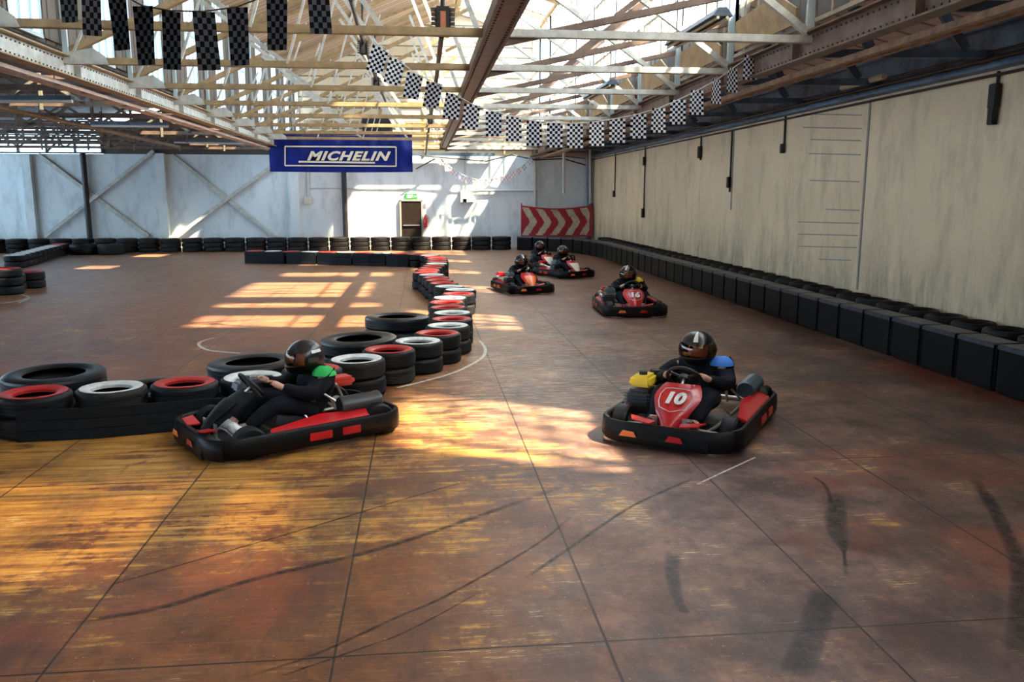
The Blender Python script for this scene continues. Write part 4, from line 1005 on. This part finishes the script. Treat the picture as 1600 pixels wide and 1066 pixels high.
    # seat
    def sf(u, v):
        # v along from front lip to back top, u across
        t_ = v; yy_ = (u-.5)*2
        if t_ < .45: k = t_/.45; x_ = .18-.30*k; z_ = .13-.035*math.sin(k*PI)
        else: k = (t_-.45)/.55; x_ = -.12-.10*k-.06*k*k-.06*math.sin(min(1, k*2)*PI/2); z_ = .13+.36*k
        hw = .17+.02*math.sin(t_*PI)-(.04*max(0, t_-.8)/.2); up = .13*abs(yy_)**3*(1 if t_ < .5 else .35); fw = .12*abs(yy_)**3*(1 if t_ > .4 else 0)
        return Vector((x_+fw, yy_*hw, z_+up))
    MB().grid(sf, 16, 22, .008).build('seat', M['seatm'], r, smooth=True)
    for s_ in (-1, 1):
        MB().tube([(-.20, s_*.17, .42), (-.55, s_*.30, .12)], .011, 8).build('seat_strut', M['metal'], r); MB().tube([(-.02, s_*.19, .26), (-.12, s_*.28, .10)], .009, 8).build('seat_strut', M['metal'], r)
    # engine on the right side
    e = MB(); e.box((.20, -.40, .24), (.22, .20, .22)); eng = e.build('engine_block', M['metal_dark'], r, bevel=.02)
    e = MB()
    for k in range(6): e.box((.20, -.40, .17+.03*k), (.26, .235, .008))
    e.build('cooling_fins', M['metal_dark'], eng)
    e = MB(); e.box((.22, -.38, .435), (.27, .20, .10), taper=.82); e.build('fuel_tank', M[tankc], eng, bevel=.025, smooth=True)
    e = MB(); e.cyl((.24, -.38, .48), (.24, -.38, .515), .035, 16); e.build('filler_cap', M['dark'], eng); MB().cyl((.06, -.33, .36), (.06, -.33, .50), .05, 16).build('air_filter', M['dark'], eng)
    e = MB(); e.tube([(.10, -.45, .24), (-.05, -.47, .28), (-.30, -.46, .30)], .022, 8); e.tube([(-.30, -.46, .30), (-.56, -.42, .30)], .045, 12); e.build('exhaust', M['metal'], eng, smooth=True)
    b = MB(); b.box((-.62, -.32, .36), (.30, .20, .09)); b.build('chain_guard', M['kart_red'], r, bevel=.03, smooth=True)
    # grey cylinder on the left rear
    b = MB(); Mx = Matrix.Translation((-.30, .36, .30)) @ Matrix.Rotation(-PI/2, 4, 'Y')
    b.lathe([(0, 0), (.07, 0), (.08, .02), (.08, .34), (.085, .35), (.085, .38), (.06, .40), (0, .40)], 24, Mx); b.build('side_tank', M['metal_dark'] if plate == 'black' else M['tank'], r, smooth=True)
    for xt in (-.36, -.60): MB().tube([(xt, .36, .23), (xt, .36, .12)], .02, 6).build('tank_bracket', M['metal'], r)
    # roll hoop
    b = MB(); b.tube([(-.52, .16, .12), (-.38, .16, .44), (-.36, .0, .50), (-.38, -.16, .44), (-.52, -.16, .12)], .012, 8); b.build('rear_hoop', M['metal'], r)
    return r
def place(o, x, y, hx, hy, z=0): o.location = (x, y, z); o.rotation_euler = (0, 0, math.atan2(hy, hx))

# ------------------------------------------------------------------ drivers
def skin_mesh(chains, name, mat, sub=2):
    """chains: list of [(x,y,z,r), ...]; points equal to an earlier one are shared so the surface is continuous"""
    verts, rad, edges, key = [], [], [], {}
    def vid(p):
        k = tuple(round(c_, 4) for c_ in p[:3])
        if k not in key: key[k] = len(verts); verts.append(p[:3]); rad.append(p[3])
        return key[k]
    for ch in chains:
        for a_, c_ in zip(ch, ch[1:]): edges.append((vid(a_), vid(c_)))
    me = bpy.data.meshes.new(name); me.from_pydata(verts, edges, []); o = bpy.data.objects.new(name, me); C.objects.link(o)
    o.modifiers.new('s', 'SKIN'); sv = me.skin_vertices[0].data
    for i, r_ in enumerate(rad): sv[i].radius = (r_, r_) if not isinstance(r_, tuple) else r_
    sv[0].use_root = True
    o.modifiers.new('u', 'SUBSURF').levels = sub
    bpy.context.view_layer.update()
    nm = bpy.data.meshes.new_from_object(o.evaluated_get(bpy.context.evaluated_depsgraph_get())); nm.name = name
    bpy.data.objects.remove(o); nm.materials.clear(); nm.materials.append(mat)
    # make one continuous skin finish
    nm.shade_smooth(); o2 = bpy.data.objects.new(name, nm); C.objects.link(o2); return o2
def patch(c, rad, az0, az1, el0, el1, nu, nv, th, off=1.0):
    def fn(u, v):
        a_ = az0+(az1-az0)*u; e_ = el0+(el1-el0)*v
        return Vector((c[0]+rad[0]*off*math.cos(e_)*math.cos(a_), c[1]+rad[1]*off*math.cos(e_)*math.sin(a_), c[2]+rad[2]*off*math.sin(e_)))
    return MB().grid(fn, nu, nv, th)
def make_driver(lab, patch_mat=None, lean=0.0, head=(0, 0, -.055), turn=0.0, shoes='shoe_d', patches=(1,)):
    dx = lean
    hp = (-.10, 0, .24, .115); ab = (-.12+dx*.3, 0, .34, .11); ch = (-.13+dx*.7, 0, .47, .125); nk0 = (-.11+dx, 0, .575, .075); nk = (-.09+dx, 0, .63, .055)
    hc = Vector((-.05+dx+head[0], head[1], .755+head[2]))
    headch = [nk, (hc.x-.01, hc.y, hc.z-.06, .075), (hc.x, hc.y, hc.z+.01, .092), (hc.x, hc.y, hc.z+.07, .07)]
    legs, legs_o, arms, arms_o = [], [], [], []
    fing = []
    for s_ in (-1, 1):
        hipp = (-.06, s_*.085, .215, .085); knee = (.30, s_*.185, .36, .062); shin = (.44, s_*.165, .27, .05); ank = (.57, s_*.14, .16, .037); toe = (.66, s_*.14, .155, .032); 
        legs.append([hp, hipp, (.12, s_*.15, .31, .075), knee, shin, ank, toe]); legs_o.append([hp, hipp, (.12, s_*.15, .31, .083), knee, shin, (.55, s_*.143, .175, .045)])
        sh = (-.13+dx*.9, s_*.165, .530, .050); elb = (.03+dx*.5, s_*.265, .42, .048); fore = (.13+dx*.2, s_*.22, .445, .042); wr = (.235, s_*.165, .495, .028)
        palm = (.285, s_*.148, .522, .030); kn = (.32, s_*.140, .535, .026)
        arms.append([ch, sh, elb, fore, wr, palm, kn]); arms_o.append([ch, sh, elb, fore, (.245, s_*.162, .500, .030)])
        for k in range(4):
            o_ = (k-1.5)*.019; base = Vector((.318, s_*.140, .535)); up_ = Vector((-.35, 0, .60)).normalized()
            b0 = base+up_*o_; L_ = (.9, 1.05, 1.0, .8)[k]
            fing.append([(*(base), .026), (*(b0+Vector((.022, s_*.008, .010))), .0095), (*(b0+Vector((.044*L_, -s_*.016, .004))), .0088), (*(b0+Vector((.030*L_, -s_*.038, -.018))), .008)])
        fing.append([palm, (.300, s_*.120, .550, .011), (.325, s_*.104, .554, .0095), (.345, s_*.098, .544, .008)])
    body = skin_mesh([[hp, ab, ch, nk0, nk]]+[headch]+legs+arms+fing, 'person', M['skin'])
    tag(body, lab, 'person')
    # nose on the face is part of the same head mesh region; overalls
    k = 1.12
    def fat(chn, e=.012): return [(a_[0], a_[1], a_[2], a_[3]*1.06+e) for a_ in chn]
    ov = skin_mesh([fat([hp, ab, ch, nk0, (nk[0], 0, nk[2]-.01, .055)], .042)]+[[fat([c_[0]], .042)[0]]+fat(c_[1:], .014) for c_ in legs_o]+[[fat([c_[0]], .042)[0]]+fat(c_[1:2], .048)+fat(c_[2:3], .032)+fat(c_[3:], .016) for c_ in arms_o], 'overalls', M['overalls']); ov.parent = body
    # shoes
    for s_ in (-1, 1):
        b = MB(); b.tube([(.545, s_*.14, .125), (.585, s_*.14, .135), (.64, s_*.14, .165), (.675, s_*.14, .205), (.685, s_*.14, .235)], [.045, .052, .046, .042, .025], 12); b.build('shoe', M[shoes], body, smooth=True)
    if patch_mat:
        for s_ in patches:
            c_ = (-.13+dx*.9, s_*.165, .535); q = patch(c_, (.112, .112, .112), s_*.2-.9 if s_ > 0 else -PI+.7, s_*.2+2.2 if s_ > 0 else .2, .25, 1.35, 10, 8, .006); q.build('shoulder_patch', M[patch_mat], ov, smooth=True)
    # helmet (origin at its centre so it can turn)
    hl = MB(); nu, nv = 40, 26; RX, RY, RZ = .142, .122, .140
    V = {}
    def hp_(a_, e_):
        x_ = RX*math.cos(e_)*math.cos(a_); y_ = RY*math.cos(e_)*math.sin(a_); z_ = RZ*math.sin(e_)
        if x_ > 0 and e_ < 0: x_ *= 1.0+.22*min(1, -e_*1.6)         # chin bar
        if e_ < -.9: z_ = RZ*math.sin(-.9)-.01*(-.9-e_); 
        return Vector((x_, y_, z_))
    es = [-1.15+ (PI/2+1.15)*j/nv for j in range(nv+1)]
    az = [-PI+2*PI*i/nu for i in range(nu)]
    vs = [[hl.bm.verts.new(hp_(a_, e_)) for e_ in es[:-1]] for a_ in az]; topv = hl.bm.verts.new((0, 0, RZ))
    for i in range(nu):
        A, B = vs[i], vs[(i+1) % nu]; am = az[i]+PI/nu
        for j in range(nv-1):
            em = (es[j]+es[j+1])/2
            if abs(am) < 1.22 and -.30 < em < .42: continue          # face opening
            hl.bm.faces.new((A[j], B[j], B[j+1], A[j+1]))
        hl.bm.faces.new((A[-1], B[-1], topv))
    hl.bm.normal_update(); bmesh.ops.solidify(hl.bm, geom=list(hl.bm.faces), thickness=.018)
    h = hl.build('helmet', M['helmet'], body, smooth=True, loc=hc+Vector((0, 0, .005))); h.rotation_euler = (0, 0.06, turn); h.scale = (1.20, 1.20, 1.20)
    v_ = patch((0, 0, 0), (RX, RY, RZ), -1.32, 1.32, -.33, .46, 22, 8, .003, 1.03); v_.build('visor', M['visor'], h, smooth=True)
    v_ = patch((0, 0, 0), (RX, RY, RZ), -.16, .16, .60, 1.45, 4, 10, .002, 1.012); v_.build('white_stripe', M['paint_white'], h, smooth=True)
    for s_ in (-1, 1):
        v_ = patch((0, 0, 0), (RX, RY, RZ), s_*1.75-.28, s_*1.75+.28, -.12, .12, 6, 4, .006, 1.02); v_.build('visor_hinge', M['metal_dark'], h, smooth=True)
        v_ = patch((0, 0, 0), (RX, RY, RZ), s_*2.05-.35, s_*2.05+.35, .35, .52, 8, 3, .002, 1.012); v_.build('side_stripe', M['paint_white'], h, smooth=True)
    # face under the visor: nose and eyes
    f_ = MB(); f_.tube([(.085, 0, .03), (.105, 0, -.005), (.098, 0, -.02)], [.010, .014, .010], 8); f_.build('nose', M['skin'], h, smooth=True)
    f_ = MB()
    for s_ in (-1, 1): f_.lathe([(0, -.008), (.011, -.004), (.013, 0), (.011, .004), (0, .008)], 10, Matrix.Translation((.082, s_*.032, .03)) @ Matrix.Rotation(PI/2, 4, 'Y'))
    f_.build('eyes', M['dark'], h, smooth=True)
    return body

karts = [
    ('10', 'red', 'kart_yellow', (2.66, 7.80), (-.56, -.83), 'black and red go-kart number 10 with yellow engine tank at right of centre',
     dict(lab='person in black overalls with blue shoulder patch and black helmet driving kart number 10', patch_mat='blue', turn=.12, patches=(1,))),
    ('', 'black', 'metal_dark', (-1.28, 7.87), (-.848, -.53), 'black go-kart with red side pods seen from its side at the left',
     dict(lab='person in black overalls with bright green shoulder patch driving the left kart', patch_mat='green', lean=-.02, turn=-.1, shoes='shoe', patches=(1,), head=(.02, 0, -.06))),
    ('16', 'red', 'tank', (4.02, 15.95), (-.06, -1.0), 'red-fronted go-kart number 16 driving towards the camera beside the right barrier',
     dict(lab='person in black overalls with yellow shoulder patch on the kart number 16', patch_mat='yellow', turn=-.5, patches=(1,))),
    ('', 'orange', 'tank', (2.36, 19.75), (.22, -.97), 'go-kart with orange and cream nose cone, nearer of the far group',
     dict(lab='person with black helmet low behind the orange nose cone of the nearer far kart', turn=.1)),
    ('', 'cream', 'tank', (3.98, 23.3), (.38, -.92), 'go-kart with cream and red nose cone, middle of the far group',
     dict(lab='person in black and white striped helmet on the middle far kart', turn=.1)),
    ('', 'cream', 'tank', (3.66, 25.7), (.3, -.95), 'go-kart mostly hidden behind the middle far kart',
     dict(lab='person in black with white helmet top, rearmost driver by the back barrier', turn=.2)),
]
for num, plate, tank, (kx, ky), (hx, hy), lab, dr in karts:
    sc = {'10': 1.16, '16': 1.08}.get(num, 1.08 if plate == 'black' else 1.0)
    k_ = make_kart(num, plate, tank, lab); place(k_, kx, ky, hx, hy); k_.scale = (sc, sc, sc**.5)
    d_ = make_driver(**dr); place(d_, kx+(.10 if plate == 'black' else 0), ky+(.07 if plate == 'black' else 0), hx, hy, 0); d_.scale = (sc, sc*1.08, sc**.5)
